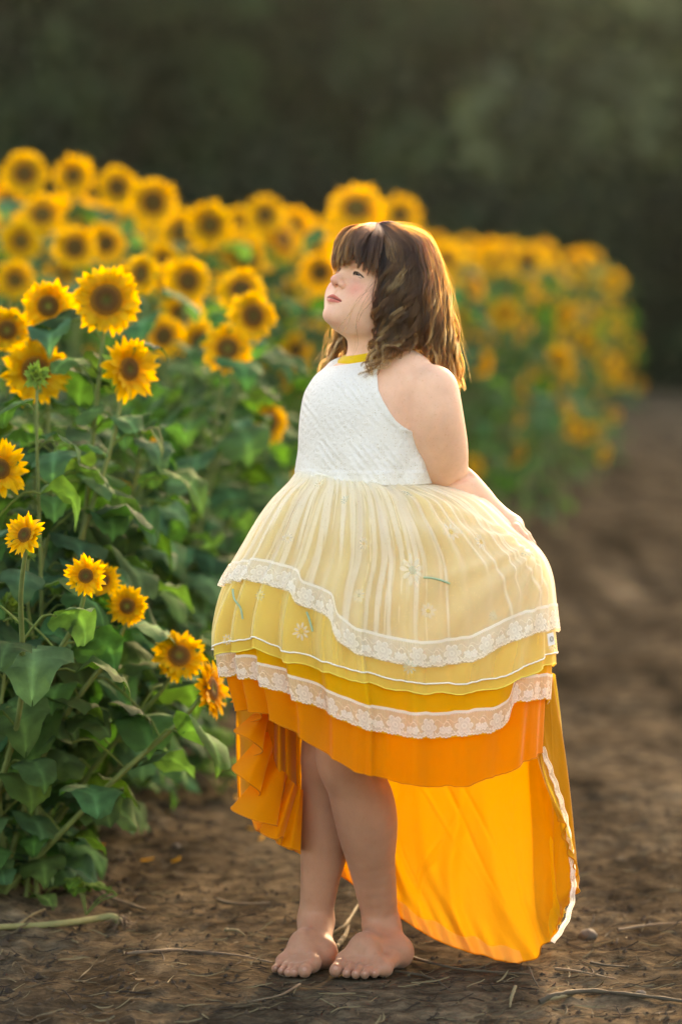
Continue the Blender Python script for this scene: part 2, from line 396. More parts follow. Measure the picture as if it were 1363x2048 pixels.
fr = q[:, 1] > .05
lm = np.minimum(chain_d(q2, z2(LU[:3]+LU[4:]), .0033), chain_d(q2, z2(LL), .0043))+10*(~fr); tint((1-sstep(.75, 1.15, lm))*hd, (.62, .17, .13))
tint((1-sstep(.5, 1.3, chain_d(q2, z2(LM), .0013)))*fr*hd*.85, (.15, .03, .03))  # shade painted along the crease between the lips
for sx in (-1, 1):
    up = [(sx*.0175, .0715, -.0012), (sx*.0240, .0755, .0022), (sx*.0335, .0762, .0024), (sx*.0470, .0680, -.0022)]
    tint((1-sstep(.5, 1.2, chain_d(q, up, .0024)))*hd, (.022, .012, .009))
    dn = [(sx*.0185, .0715, -.0045), (sx*.0260, .0758, -.0036), (sx*.0430, .0700, -.0048)]
    tint((1-sstep(.4, 1.4, chain_d(q, dn, .0016)))*hd*.5, (.25, .11, .08))
    br = [(sx*.012, .078, .0165), (sx*.028, .075, .0215), (sx*.044, .062, .0165)]
    tint((1-sstep(.4, 1.3, chain_d(q, br, .0045)))*hd*.7, (.12, .06, .035))
scalp = sstep(.045, .060, q[:, 2]-.35*(q[:, 1]-.03)) + sstep(.01, .03, -q[:, 1]-.005+.0*q[:, 2])*(q[:, 2] > -.05)
tint(scalp*hd, (.05, .028, .018))
leg_shade = sstep(.75, .45, bV[:, 2]); tint(leg_shade*.9, (.37, .185, .115))  # legs darkened in the colour to stand for the skirt's shade
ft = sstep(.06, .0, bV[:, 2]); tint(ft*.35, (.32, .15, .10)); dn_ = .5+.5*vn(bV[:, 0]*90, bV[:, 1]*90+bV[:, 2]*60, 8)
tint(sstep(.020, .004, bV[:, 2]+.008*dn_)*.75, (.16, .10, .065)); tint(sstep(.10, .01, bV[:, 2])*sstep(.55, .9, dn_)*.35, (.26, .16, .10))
kn_ = np.exp(-((bV-P(672, 1500, -.09))**2).sum(1)/.035**2); tint(kn_*.5, (.52, .27, .19))
for px_, py_, r_n in ((671, 1936, .0045), (693, 1943, .003), (711, 1945, .003), (729, 1946, .0029), (748, 1944.5, .0026), (609, 1938, .0045), (588, 1942, .003), (575.5, 1942, .003), (563, 1939, .0028), (551, 1935, .0026)):
    pp = proj(bV); near_ = (bV[:, 2] < .035) & (bV[:, 1] < .09); dd_ = np.hypot((pp[0]-px_), (pp[1]-py_)*1.15)*CAMD/FPX
    tint(near_*(1-sstep(.8, 1.2, dd_/r_n))*.5, (.48, .30, .24)); tint(near_*np.exp(-((dd_/r_n-1.15)/.16)**2)*.45, (.30, .12, .08))
k = NT('skin'); c = k.attr().outputs[0]
sp_ = k.noise(330, 2, .5, k.obj()); frk = k.ramp(sp_, [(.62, (1, 1, 1)), (.74, (.90, .80, .74))])
mot = k.ramp(k.noise(28, 4, .6, k.obj()), [(.3, (.93, .90, .89)), (.7, (1.05, 1.03, 1.02))])
c = k.mix(1, k.mix(1, c, frk, 'MULTIPLY'), mot, 'MULTIPLY')
bp = k.bump(k.noise(900, 2, .6, k.obj()), .08, .001)
M_skin = k.out(k.n('BsdfPrincipled', {'Base Color': c, 'Roughness': .52, 'Specular IOR Level': .25, 'Subsurface Weight': .35, 'Subsurface Radius': (.010, .0045, .0025), 'Subsurface Scale': .6, 'Normal': bp,
        'Sheen Weight': .08}))
girl = empty('person', (0.04, .03, 0), label='barefoot child with brown fringe in white and yellow tiered dress, holding out the skirt', cat='person')
girl_off = Vector(girl.location)
def gmesh(name, V, F, mat, parent=None, **kw):
    o = mesh(name, V, F, mat, None, **kw)
    if parent is None: o.parent = girl; o.matrix_parent_inverse = Matrix.Translation(-girl_off)
    else: o.parent = parent
    return o
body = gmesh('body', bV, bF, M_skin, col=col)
# eyes
k = NT('eye'); tc = k.obj(); vl = k.n('VectorMath', {0: tc, 1: (0, 0, 1)}, operation='DOT_PRODUCT').outputs[1]
ec = k.ramp(vl, [(0, (.62, .55, .52)), (.62, (.45, .38, .34)), (.66, (.03, .025, .02)), (.80, (.07, .075, .06)), (.93, (.05, .055, .04)), (.945, (.005, .005, .005)), (1, (.004,)*3)])
M_eye = k.out(k.n('BsdfPrincipled', {'Base Color': ec, 'Roughness': .08, 'Specular IOR Level': .6}))
for sx in (-1, 1):
    th = np.linspace(0, np.pi, 24); ph = np.linspace(0, 2*np.pi, 32, endpoint=False)
    S_ = np.stack([np.outer(np.cos(ph), np.sin(th)), np.outer(np.sin(ph), np.sin(th)), np.outer(np.ones(32), np.cos(th))], -1).reshape(-1, 3)*.0128
    o = mesh('eye', S_, gridF(32, 24, True), M_eye); o.data.transform(Matrix.Scale(1, 4))
    k_ = Vector(HR@np.array([0.10, 1, -.12]))
    o.matrix_world = Matrix.Translation(Vector(H(sx*.0295, .0615, -.001)))@k_.to_track_quat('Z', 'Y').to_matrix().to_4x4()
    # object coordinates are metres on the eyeball: scale so that 1 = radius
    o.data.transform(Matrix.Scale(1/.0128, 4)); o.matrix_world = o.matrix_world@Matrix.Scale(.0128, 4)
    mw = o.matrix_world.copy(); o.parent = girl; o.matrix_parent_inverse = Matrix.Translation(-girl_off)
# ---------------- the dress ----------------
def cloth(name, c1, c2, transp=.04, edge=.0, transl=.5, rough=.75, grain=420, dots=None, attr=False):
    """thin woven cloth: reflects, lets light through and, when sheer, shows what is behind"""
    k = NT(name); o = k.obj()
    w1 = k.noise(grain, 2, .5, o); base = k.mix(1, c1, k.ramp(w1, [(.2, (.93,)*3), (.8, (1.06,)*3)]), 'MULTIPLY')
    big = k.noise(7, 3, .6, o); base = k.mix(1, base, k.ramp(big, [(.3, (.95, .94, .92)), (.7, (1.04, 1.04, 1.03))]), 'MULTIPLY')
    b = k.bump(k.noise(55, 3, .6, k.obj((1, 1, .35))), .35, .004)
    if name == 'white_cotton':
        wv = k.n('TexWave', {'Scale': 26.0, 'Distortion': 1.2, 'Detail': 2.0, 'Vector': k.n('Mapping', {0: o, 2: (0, rad(38), 0)}).outputs[0]}, wave_type='BANDS', bands_direction='X').outputs[1]
        vb = k.n('TexVoronoi', {'Scale': 75.0, 'Vector': o}, feature='DISTANCE_TO_EDGE').outputs[0]
        msk = k.ramp(k.noise(9, 2, .5, o), [(.45, (0, 0, 0)), (.55, (1, 1, 1))])
        b = k.bump(k.math('ADD', k.math('MULTIPLY', k.math('MULTIPLY', wv, msk), .55), k.math('ADD', k.math('MULTIPLY', vb, .7), k.noise(120, 3, .6, o))), .70, .0035)
    p = k.n('BsdfPrincipled', {'Base Color': base, 'Roughness': rough, 'Specular IOR Level': .15, 'Sheen Weight': .25, 'Sheen Roughness': .4, 'Normal': b})
    t = k.n('BsdfTranslucent', {0: c2, 'Normal': b}); sh = k.n('MixShader', {0: transl, 1: p, 2: t}).outputs[0]
    if dots:
        v = k.n('TexVoronoi', {'Scale': dots, 'Randomness': .45, 'Vector': o}).outputs['Distance']
        g = k.n('BsdfPrincipled', {'Base Color': (.50, .40, .25), 'Metallic': .5, 'Roughness': .35})
        dk = k.math('LESS_THAN', v, .15); sh = k.n('MixShader', {0: k.math('MULTIPLY', dk, .85), 1: sh, 2: g}).outputs[0]
    if transp > 0:
        lw = k.n('LayerWeight', {'Blend': .35}).outputs['Facing']
        f = k.math('MULTIPLY', k.math('SUBTRACT', 1.0, k.math('MULTIPLY', lw, edge)), transp)
        if attr: f = k.math('MULTIPLY', f, k.n('SeparateColor', {0: k.attr().outputs[0]}).outputs[0])
        if dots: f = k.math('MULTIPLY', f, k.math('SUBTRACT', 1.0, dk))
        sh = k.n('MixShader', {0: f, 1: sh, 2: k.n('BsdfTransparent', {0: (1, 1, 1)})}).outputs[0]
    return k.out(sh)
M_white = cloth('white_cotton', (.86, .85, .81), (.7, .68, .6), 0, transl=.12, dots=190)
M_tulle = cloth('white_tulle', (.97, .95, .88), (.98, .95, .84), .66, .9, transl=.5, dots=200, attr=True)
M_pale = cloth('pale_yellow_chiffon', (.98, .79, .16), (.98, .81, .18), .12, .8, transl=.45)
M_outer = cloth('outer_chiffon', (.85, .56, .03), (.60, .44, .05), .12, .5, transl=.5)
M_gold = cloth('golden_chiffon', (.96, .60, .02), (.85, .54, .02), .03, .8, transl=.5)
M_orange = cloth('orange_chiffon', (.98, .37, .012), (.98, .40, .012), .08, .8, transl=.55)
M_train = cloth('train_chiffon', (.85, .38, .02), (.42, .19, .010), .03, .8, transl=.5)
M_yel = cloth('yellow_cotton', (.80, .52, .02), (.8, .55, .03), 0, transl=.1)
M_peach = cloth('peach_chiffon', (.92, .56, .16), (.96, .62, .18), .35, .6, transl=.55)
k = NT('lace'); a_ = k.attr().outputs[0]; sp_ = k.n('SeparateColor', {0: a_}).outputs[0]
dsh = k.n('MixShader', {0: .4, 1: k.n('BsdfPrincipled', {'Base Color': (.95, .93, .86), 'Roughness': .8, 'Sheen Weight': .3}), 2: k.n('BsdfTranslucent', {0: (.95, .92, .84)})})
M_lace = k.out(k.n('MixShader', {0: sp_, 1: k.n('BsdfTransparent'), 2: dsh}))
def thread(name, c):
    k = NT(name); return k.out(k.n('BsdfPrincipled', {'Base Color': c, 'Roughness': .85, 'Specular IOR Level': .1, 'Sheen Weight': .05, 'Normal': k.bump(k.noise(700, 2, .5, k.obj()), .4, .001)}))
M_thw = thread('white_thread', (.85, .83, .74)); M_thy = thread('yellow_thread', (.86, .74, .14)); M_tho = thread('orange_thread', (.62, .20, .008)); M_thg = thread('green_thread', (.30, .48, .34)); M_thp = thread('pale_thread', (.80, .77, .66))
# bodice: follows the torso, ends at armholes, neckline and waist
tor_f = lambda p: sdf([torso], p)
EDGE = np.array([(700, 768), (721, 769), (733, 758), (746, 753), (779, 756), (800, 765), (825, 780), (840, 791), (852, 806), (862, 826), (872, 880), (2000, 900)], float)
ez = np.array([P(681, a, -.06)[2] for a, b in EDGE])[::-1]; ex = np.array([P(b, 760, -.09)[0] for a, b in EDGE])[::-1]
TC = P(738, 800, 0)
def armmask(p):
    """> 0 where the armhole leaves the skin bare; same cut on both sides of the body"""
    q = p-TC; l = q@Lt; f = q@Ft; m = TC+np.abs(l)[:, None]*Lt+np.maximum(f, -.02)[:, None]*Ft; m[:, 2] = p[:, 2]
    e = np.interp(p[:, 2], ez, ex); return (m[:, 0]-e)*.8
zc0, zc1 = P(0, 722, 0)[2], P(0, 952, 0)[2]
def bod_f(p):
    d = tor_f(p)-.0055
    am = armmask(p); wz = p[:, 2]-zc1
    r = -.0016*sstep(-.013, -.011, am)-.0014*sstep(.016, .013, wz)
    for a_, b_, c_, e_ in ((1.0, 62, 30, .0), (.8, 95, -55, 2.0), (.6, 140, 80, 1.0)): r = r+.0020*a_*np.sin(p[:, 0]*b_+p[:, 2]*c_+p[:, 1]*20+e_)*(sstep(.09, .0, wz)+.5*sstep(-.06, -.01, am))
    neck = (p[:, 2]-(zc0+.16*(p[:, 0]-P(730, 722, 0)[0])+.35*np.maximum(p[:, 1], 0)))*.9
    return np.maximum(np.maximum(d+r, am), np.maximum(neck, zc1-.012-p[:, 2]))
dV, dF = surfnet((np.arange(-.16, .26, .0018), np.arange(-.20, .20, .0018), np.arange(zc1-.02, zc0+.06, .0018)), bod_f)
dV = relax(dV, dF, 2); dress = gmesh('dress', dV, dF, M_white)
nk = P(754, 705, .012)
def col_f(p):
    d = sdf([torso], p)-.004; t = p[:, 2]-(P(0, 716, 0)[2]+.20*(p[:, 0]-P(735, 716, 0)[0])+.05*p[:, 1])
    ax_ = np.linalg.norm((p-nk)[:, :2], axis=1)-.076
    return np.maximum(np.maximum(d, ax_), np.abs(t)-.0125)
cV, cF = surfnet((np.arange(-.03, .18, .002), np.arange(-.12, .14, .002), np.arange(zc0-.05, zc0+.09, .002)), col_f)
gmesh('collar', relax(cV, cF, 1), cF, M_yel, dress)
bt_ = tube([P(858, 950, .06), P(862, 962, .07), P(870, 985, .08)], [.010, .012, .008]); gmesh('sash', bt_[0], bt_[1], M_yel, dress)

# master skirt surface: rings through left / right silhouette points, front and back depth
LV = np.array([  # v, xl, yl, xr, yr, front Y, back Y
 (0.00, 600, 938, 856, 966, -.112, .112), (0.10, 583, 962, 905, 975, -.142, .14), (.21, 554, 993, 966, 1000, -.166, .17), (.33, 521, 1044, 1024, 1054, -.200, .19),
 (.45, 486, 1107, 1076, 1100, -.215, .20), (.57, 450, 1175, 1101, 1150, -.228, .20), (.69, 434, 1255, 1111, 1232, -.238, .20), (.81, 440, 1330, 1119, 1318, -.240, .20),
 (.93, 458, 1405, 1115, 1400, -.240, .20), (1.05, 463, 1480, 1111, 1480, -.240, .20), (1.17, 465, 1560, 1108, 1560, -.236, .20), (1.29, 470, 1650, 1104, 1650, -.23, .20)])
def ringsurf(th, v, off=0.0):
    n = len(LV)-1; pts = LV[:, 1:]; t = np.asarray(v)/1.29*0
    # LV is nearly uniform in v: interpolate through index
    idx = np.interp(v, LV[:, 0], np.arange(n+1))/n; L = cr(pts, idx)
    xl, yl, xr, yr, yf, yb = [L[..., i] for i in range(6)]
    sc_ = 2048*105/36.0
    def wz(py): return CAMZ+(660-py)*CAMD/FPX
    def wx(px): return (px-681.5)*CAMD/FPX
    X0, X1 = wx(xl)+off, wx(xr)-off; c, s = np.cos(th), np.sin(th)
    m = (1+c)/2; cx, a = (X0+X1)/2, (X1-X0)/2
    sq = np.sign(s)*np.abs(s)**.92
    y = np.where(s < 0, -sq*(yf+off), sq*(yb-off))
    z = wz(yl)*(1-m)+wz(yr)*m
    return np.stack([cx+a*c, y, z], -1)
def folds(th, v, seed, n, amp, sharp=2.0):
    r = np.random.default_rng(seed); o = np.zeros_like(th*v)
    for _ in range(n):
        t0 = r.uniform(0, 2*np.pi); wd = r.uniform(.035, .085); g = r.uniform(.3, 1)*(1 if r.random() < .8 else -.6)
        dr = r.uniform(-.12, .12); v0 = r.uniform(0, .25) if r.random() < .7 else r.uniform(.25, .6)
        v1 = r.uniform(.5, 1.5)
        d = (th-t0-dr*v+np.pi) % (2*np.pi)-np.pi
        o = o+g*np.exp(-np.abs(d/wd)**sharp)*sstep(v0-.12, v0+.15, v)*(1-.6*sstep(v1, v1+.4, v))
    left = .5+.5*np.exp(-((np.abs((th-rad(215)+np.pi) % (2*np.pi)-np.pi))/1.0)**2)*1.6
    right = .45+.55*sstep(rad(330), rad(285), th)*(th > rad(180))+.3*(th < rad(180))
    o = amp*o*(left*right)*sstep(0, .12, v)**.6
    if seed == 77:
        A_ = np.degrees(np.arctan2((v-.40)*1.0, (rad(347)-th)*.55)); ds_ = np.hypot(v-.40, (rad(347)-th)*.55)
        for a0, g, wd in ((8, .006, 4), (20, .009, 4.5), (33, .007, 4), (47, .010, 5), (63, .008, 5), (-12, .006, 5), (-26, .005, 5)): o = o*1+g*np.exp(-((A_-a0-10*ds_)/wd)**2)*sstep(.04, .2, ds_)*sstep(1.1, .6, ds_)*(th > rad(200))
        for dg, g, wd in ((189, .010, 3.2), (196, .012, 3.6), (204, .013, 4.0), (213, .016, 4.8), (224, .016, 5.2), (236, .013, 5.0), (249, .010, 4.6), (262, .008, 4.2), (276, .006, 4)):
            d = (np.degrees(th)-dg-6*(v-.3)*np.cos(rad(dg)))/wd; o = o+g*np.where(d < 0, np.exp(-(d/.45)**2), np.exp(-(d/1.25)**2))*sstep(.0, .35, v)
        o = o*(1+.9*sstep(.35, .95, v)*(th < rad(262))*(th > rad(184)))
        return o+.0022*np.sin(th*61+3*np.sin(th*7))*np.exp(-v*3.5)*sstep(0.01, .04, v)
    return o+folds(th, v, 77, 44, .011)
NTH = 900
TH = np.linspace(0, 2*np.pi, NTH, endpoint=False)
def layer_pts(TH, V, off, seed, nf, amp, wav=0.004):
    S = ringsurf(TH, V, off); e = 1e-3
    Su = ringsurf(TH+e, V, off)-S; Sv = ringsurf(TH, V+e, off)-S
    N = np.cross(Sv, Su); N /= np.linalg.norm(N, axis=-1, keepdims=True)+1e-12
    return S+N*folds(TH, V, seed, nf, amp*.22)[..., None]+N*(wav*np.sin(TH*23+seed)*sstep(.4, 1.2, V))[..., None]
def hem_v(off, seed, nf, amp, hem, back, ths):
    """v at which every meridian meets the hem line"""
    hem = np.array(hem, float); vv = np.linspace(.15, 1.29, 260); out = []
    T, Vg = np.meshgrid(ths, vv, indexing='ij'); S = ringsurf(T, Vg, off); px, py = proj(S)
    hy = np.interp(px, hem[:, 0], hem[:, 1]); hit = py >= hy; fv = np.where(hit.any(1), vv[np.argmax(hit, 1)], 1.29)
    bz = np.interp(np.cos(ths), [-1, 1], back); hb = py >= bz[:, None]; bv = np.where(hb.any(1), vv[np.argmax(hb, 1)], 1.29)
    s = np.sin(ths); m = sstep(-.03, .05, s); v = fv*(1-m)+bv*m
    kk = np.ones(5)/5; return np.convolve(np.concatenate([v[-4:], v, v[:4]]), kk, 'same')[4:-4]
def skirt(name, mat, off, seed, nf, amp, hem, back, nv=110, v0=0.0, hemmat=None, hr=.0011, parent=None):
    vh = hem_v(off, seed, nf, amp, hem, back, TH)
    t = np.linspace(0, 1, nv)[None, :]; V = v0+(vh[:, None]-v0)*t; T = np.broadcast_to(TH[:, None], V.shape)
    S = layer_pts(T, V, off, seed, nf, amp)
    hemc = S[:, -1].copy(); colr = None
    if seed == 1:      # where the net is gathered into doubled pleats it is denser
        r_ = np.random.default_rng(31); dn = np.zeros(V.shape)
        for _ in range(120):
            t0 = rad(r_.uniform(180, 290) if r_.random() < .6 else r_.uniform(0, 360)); w0 = r_.uniform(.004, .03); L_ = r_.uniform(.15, 1.0); d = (T-t0-r_.uniform(-.10, .10)*V+np.pi) % (2*np.pi)-np.pi; w_ = w0*(1.2-.9*np.clip(V/L_, 0, 1))
            dn = np.maximum(dn, r_.uniform(.35, .85)*sstep(1.15, .75, np.abs(d)/w_)*sstep(L_, L_*.7, V))
        for dg0, dg1, v0_, v1_ in ((300, 322, .05, 1.0), (318, 334, .1, .8), (296, 306, .05, .55), (330, 343, .22, .9)):
            d = T-np.radians(dg0+(dg1-dg0)*np.clip((V-v0_)/(v1_-v0_), 0, 1)); dn = np.maximum(dn, .8*np.exp(-(d/.011)**2)*sstep(v0_, v0_+.05, V)*sstep(v1_, v1_-.1, V))
        dn = np.maximum(dn, .45*np.exp(-(V/.10)**2)); dn = np.maximum(dn, .45*sstep(rad(305), rad(335), T)*sstep(.42, .30, V))
        colr = np.repeat((1-dn).reshape(-1, 1), 3, 1)
    o = gmesh(name, S.reshape(-1, 3), gridF(NTH, nv, True), mat, parent or dress, col=colr)
    if hemmat:
        Vv, Ff = tube(np.concatenate([hemc, hemc[:1]]), hr, 5); gmesh('hem', Vv, Ff, hemmat, o)
    return o, vh
def lace_alpha(u, w, sd=0):
    """openwork along a hem: u metres along, w 0 (top) .. 1 (bottom edge)"""
    H_ = .050; y = w*H_; per = .070; uu = (u % per)-per/2; cyy = .030
    a = .34+.24*(((u+y)*450 % 1 < .38) | ((u-y)*450 % 1 < .38))
    a = np.where(w < .09, .95, a); a = np.where((w > .09) & (w < .13) & ((u*260) % 1 < .55), .9, a)
    def flower(cx, cy_, R, n=6, rot_=0.0):
        dx, dy = uu-cx, y-cy_; r = np.hypot(dx, dy); ph = np.arctan2(dy, dx)+rot_
        Rp = R*(.52+.48*np.abs(np.cos(ph*n/2))**.7)
        f = np.where(r < Rp, .72, 0); f = np.where(np.abs(r-Rp) < .0013, .96, f); f = np.where(np.abs(r-R*.24) < .0011, .97, f); f = np.where((np.abs(r-R*.62) < .0007) & (r < Rp), .85, f); return f
    a = np.maximum(a, flower(0, cyy-.001, .0165)); a = np.maximum(a, flower(per*.42, cyy+.004, .0065, 5)); a = np.maximum(a, flower(-per*.42, cyy+.004, .0065, 5))
    sc1 = cyy+.006-.012*np.sin(uu/per*2*np.pi*2+1.2); a = np.where(np.abs(y-sc1+.006) < .0011, np.maximum(a, .85), a)
    a = np.where(np.abs(y-(cyy-.012+.004*np.sin(uu*260))) < .0007, np.maximum(a, .7), a)
    a = np.where((np.hypot((u % .006)-.003, y-.0395) < .0016), np.maximum(a, .9), a)
    sc = .0455+.0022*np.abs(np.sin(np.pi*u/.0075))+.0030*np.abs(np.sin(np.pi*u/.029+1))-.0012
    a = np.where((y > .0405) & (y < sc-.0022), np.maximum(a, .62), a); a = np.where((y > sc-.0024), .97, a)
    return np.where(y > sc, 0, a)
def lace(name, off, seed, nf, amp, vh, drop=0.0, h=.050, parent=None, rng_=None, lift=.0018, mat=None):
    ths = np.linspace(0, 2*np.pi, 2600, endpoint=False)
    v1 = np.interp(ths, np.append(TH, 2*np.pi), np.append(vh, vh[0]))
    kk = np.hanning(31); kk /= kk.sum(); v1 = np.convolve(np.concatenate([v1[-15:], v1, v1[:15]]), kk, 'valid')*.5+v1*.5
    A = layer_pts(ths, v1, off-lift, seed, nf, amp); B = layer_pts(ths, v1-.02, off-lift, seed, nf, amp)
    dv = .02*h/np.maximum(np.linalg.norm(A-B, axis=1), .002); dv = np.minimum(dv, .14)
    ns = 46; wv = np.linspace(0, 1, ns)
    V = v1[:, None]+drop-(1-wv)*dv[:, None]; T = np.broadcast_to(ths[:, None], V.shape)
    S = layer_pts(T, V, off-lift, seed, nf, amp)
    mid = S[:, ns//2]; seg = np.linalg.norm(np.diff(mid, axis=0, append=mid[:1]), axis=1); u = np.concatenate([[0], np.cumsum(seg)[:-1]])
    al = lace_alpha(np.broadcast_to(u[:, None], V.shape), np.broadcast_to(wv, V.shape))
    S = S.reshape(-1, 3)
    if drop: pass
    return gmesh(name, S, gridF(len(ths), ns, True), mat or M_lace, parent or dress, col=np.repeat(al.reshape(-1, 1), 3, 1))
HEM1 = [(425, 1178), (446, 1176), (470, 1168), (520, 1166), (590, 1186), (596, 1208), (640, 1224), (668, 1238), (674, 1276), (712, 1305), (760, 1318), (803, 1327), (857, 1334), (900, 1328), (942, 1321), (1027, 1279), (1082, 1262), (1112, 1257), (1140, 1255)]
HEM2 = [(430, 1316), (455, 1316), (470, 1300), (525, 1292), (545, 1305), (583, 1320), (649, 1338), (712, 1357), (803, 1380), (877, 1385), (940, 1383), (1005, 1370), (1050, 1348), (1090, 1330), (1135, 1316)]
HEM3 = [(430, 1338), (460, 1342), (514, 1353), (565, 1379), (638, 1415), (730, 1456), (803, 1472), (880, 1476), (980, 1463), (1012, 1447), (1024, 1404), (1090, 1397), (1135, 1411)]
HEM4 = [(430, 1404), (460, 1404), (521, 1415), (565, 1437), (605, 1470), (657, 1507), (712, 1536), (748, 1549), (808, 1564), (870, 1572), (937, 1567), (1014, 1541), (1070, 1510), (1130, 1474)]
HEM5 = [(a, b-20) for a, b in HEM2]
hw = lambda h, a, s: [(x, y+a*math.sin(x*.09+s)) for x, y in [(q, float(np.interp(q, [z[0] for z in h], [z[1] for z in h]))) for q in range(430, 1140, 6)]]
L4, v4 = skirt('orange_skirt', M_orange, .026, 4, 26, .010, hw(HEM4, 1.5, 0), (1400, 1460), hemmat=M_tho)
L3, v3 = skirt('golden_skirt', M_gold, .017, 3, 28, .010, HEM3, (1350, 1410))
lace('lace_trim', .017, 3, 28, .010, v3, parent=L3)
L2, v2 = skirt('pale_yellow_skirt', M_pale, .009, 2, 40, .013, hw(HEM2, 2.5, 1), (1320, 1330), hemmat=M_thy)
# second sheer layer edged with a white cord
L2b, v2b = skirt('sheer_overskirt', cloth('sheer_net', (.97, .92, .55), (.97, .92, .55), .76, .9, dots=None), .0055, 2, 40, .013, hw(HEM5, 1.5, 1), (1345, 1300), hemmat=M_thw, hr=.0016)
L1, v1 = skirt('tulle_skirt', M_tulle, -.003, 1, 46, .012, HEM1, (1335, 1262))
lace('lace_trim', -.003, 1, 46, .012, v1, parent=L1)
# waist seam
wr = layer_pts(TH, np.full(NTH, .012), -.003, 1, 46, .012); Vv, Ff = tube(np.concatenate([wr, wr[:1]]), .0028, 6); gmesh('waist_seam', Vv, Ff, M_thw, dress)
# embroidered daisies and stems on the tulle
def on_tulle(px, py):
    """skirt surface point and frame under photo pixel"""
    T, Vg = np.meshgrid(np.linspace(rad(182), rad(358), 300), np.linspace(.02, 1.1, 260), indexing='ij'); S = layer_pts(T, Vg, -.003, 1, 46, .012)
    x, y = proj(S); i = np.unravel_index(np.argmin((x-px)**2+(y-py)**2), x.shape); i = (min(max(i[0], 1), 298), min(max(i[1], 1), 258))
    du = S[i[0]+1, i[1]]-S[i[0]-1, i[1]]; dv = S[i[0], i[1]+1]-S[i[0], i[1]-1]; n = np.cross(du, -dv); n /= np.linalg.norm(n)
    if n[1] > 0: n = -n
    r_ = np.cross([0, 0, 1.], n); r_ /= -np.linalg.norm(r_); u_ = np.cross(n, r_); 
    if u_[2] < 0: u_ = -u_
    return S[i], r_, u_, n
def daisy(px, py, R, cc=(.86, .84, .76), mid=(.8, .55, .12), sq=1.0):
    c, r_, u_, n = on_tulle(px, py); m = MB(); npet = 9; ph0 = rng.uniform(0, 6)
    for i in range(npet):
        a = ph0+i*2*np.pi/npet; l = R*rng.uniform(.85, 1.1); d = np.array([math.cos(a)*sq, math.sin(a)]); e = np.array([-d[1], d[0]])
        pts = [d*.25*R, d*.6*l+e*.17*R, d*l*.97+e*.1*R, d*l*1.03, d*l*.97-e*.1*R, d*.6*l-e*.17*R]
        V = [c+r_*p_[0]+u_*p_[1]+n*.0015 for p_ in pts]; m.add(V, [[0, 1, 2, 3], [0, 3, 4, 5]], cc)
    an = np.linspace(0, 2*np.pi, 10, endpoint=False); V = [c+n*.003]+[c+(r_*np.cos(t)*sq+u_*np.sin(t))*R*.28+n*.002 for t in an]
    m.add(V, [[0, 1+i, 1+(i+1) % 10, 0] for i in range(10)], mid)
    F = np.concatenate(m.F); V = np.concatenate(m.V)
    me = mesh('embroidered_flower', V, [list(dict.fromkeys(f)) for f in F.tolist()], M_emb, None, col=np.concatenate(m.C)); me.parent = L1
k = NT('embroidery'); M_emb = k.out(k.n('MixShader', {0: .62, 1: k.n('BsdfPrincipled', {'Base Color': k.attr().outputs[0], 'Roughness': .8, 'Normal': k.bump(k.noise(600, 2, .5, k.obj()), .5, .001)}), 2: k.n('BsdfTransparent')}))
for a in ((575, 1075, .010), (728, 1088, .012), (718, 1190, .014, (.84, .82, .7), (.45, .6, .45)), (822, 1140, .030, (.86, .83, .70), (.42, .58, .48)), (857, 1222, .014), (640, 968, .010, (.86, .80, .6), (.85, .5, .1)),
          (815, 988, .013, (.62, .74, .64), (.5, .65, .55)), (960, 1085, .016), (900, 1065, .018), (1052, 1106, .015, (.55, .70, .62), (.55, .68, .6)), (985, 1232, .010, (.6, .72, .62), (.6, .7, .6)), (603, 1262, .016), (690, 1000, .010, (.6, .72, .64), (.6, .7, .6)),
          (820, 1335, .013, (.6, .72, .64), (.8, .7, .5)), (1102, 1290, .013), (520, 1190, .010, (.75, .78, .5), (.8, .7, .2)), (455, 1280, .010)): daisy(*a)
def stem_(pts):
    V = [on_tulle(*p_) for p_ in pts]; V = [c+n*.002 for c, _, _, n in V]; a, b = tube(cr(V, np.linspace(0, 1, 14)), .0020, 5); gmesh('embroidered_stem', a, b, M_thg, L1)
stem_([(846, 1156), (862, 1156), (880, 1160), (897, 1166)]); stem_([(466, 1180), (470, 1200), (482, 1215), (484, 1238)]); stem_([(612, 1222), (618, 1240), (627, 1262)])
# small white care tag at the side
c, r_, u_, n = on_tulle(1094, 1277); M_tag = thread('tag_cloth', (.78, .76, .72)); M_tgp = thread('tag_print', (.42, .36, .28))
q4 = [c+n*.008+r_*a*.010+u_*b*.011 for a, b in ((-1, -1), (1, -1.2), (1.1, .9), (-.9, 1.1))]
tg = gmesh('sewn_tag', q4, [[0, 1, 2, 3]], M_tag, dress)
Vv, Ff = tube([c+n*.0095+r_*math.cos(t)*.0045+u_*math.sin(t)*.0045 for t in np.linspace(0, 6.28, 14)], .0009, 5); gmesh('printed_ring', Vv, Ff, M_tgp, tg)

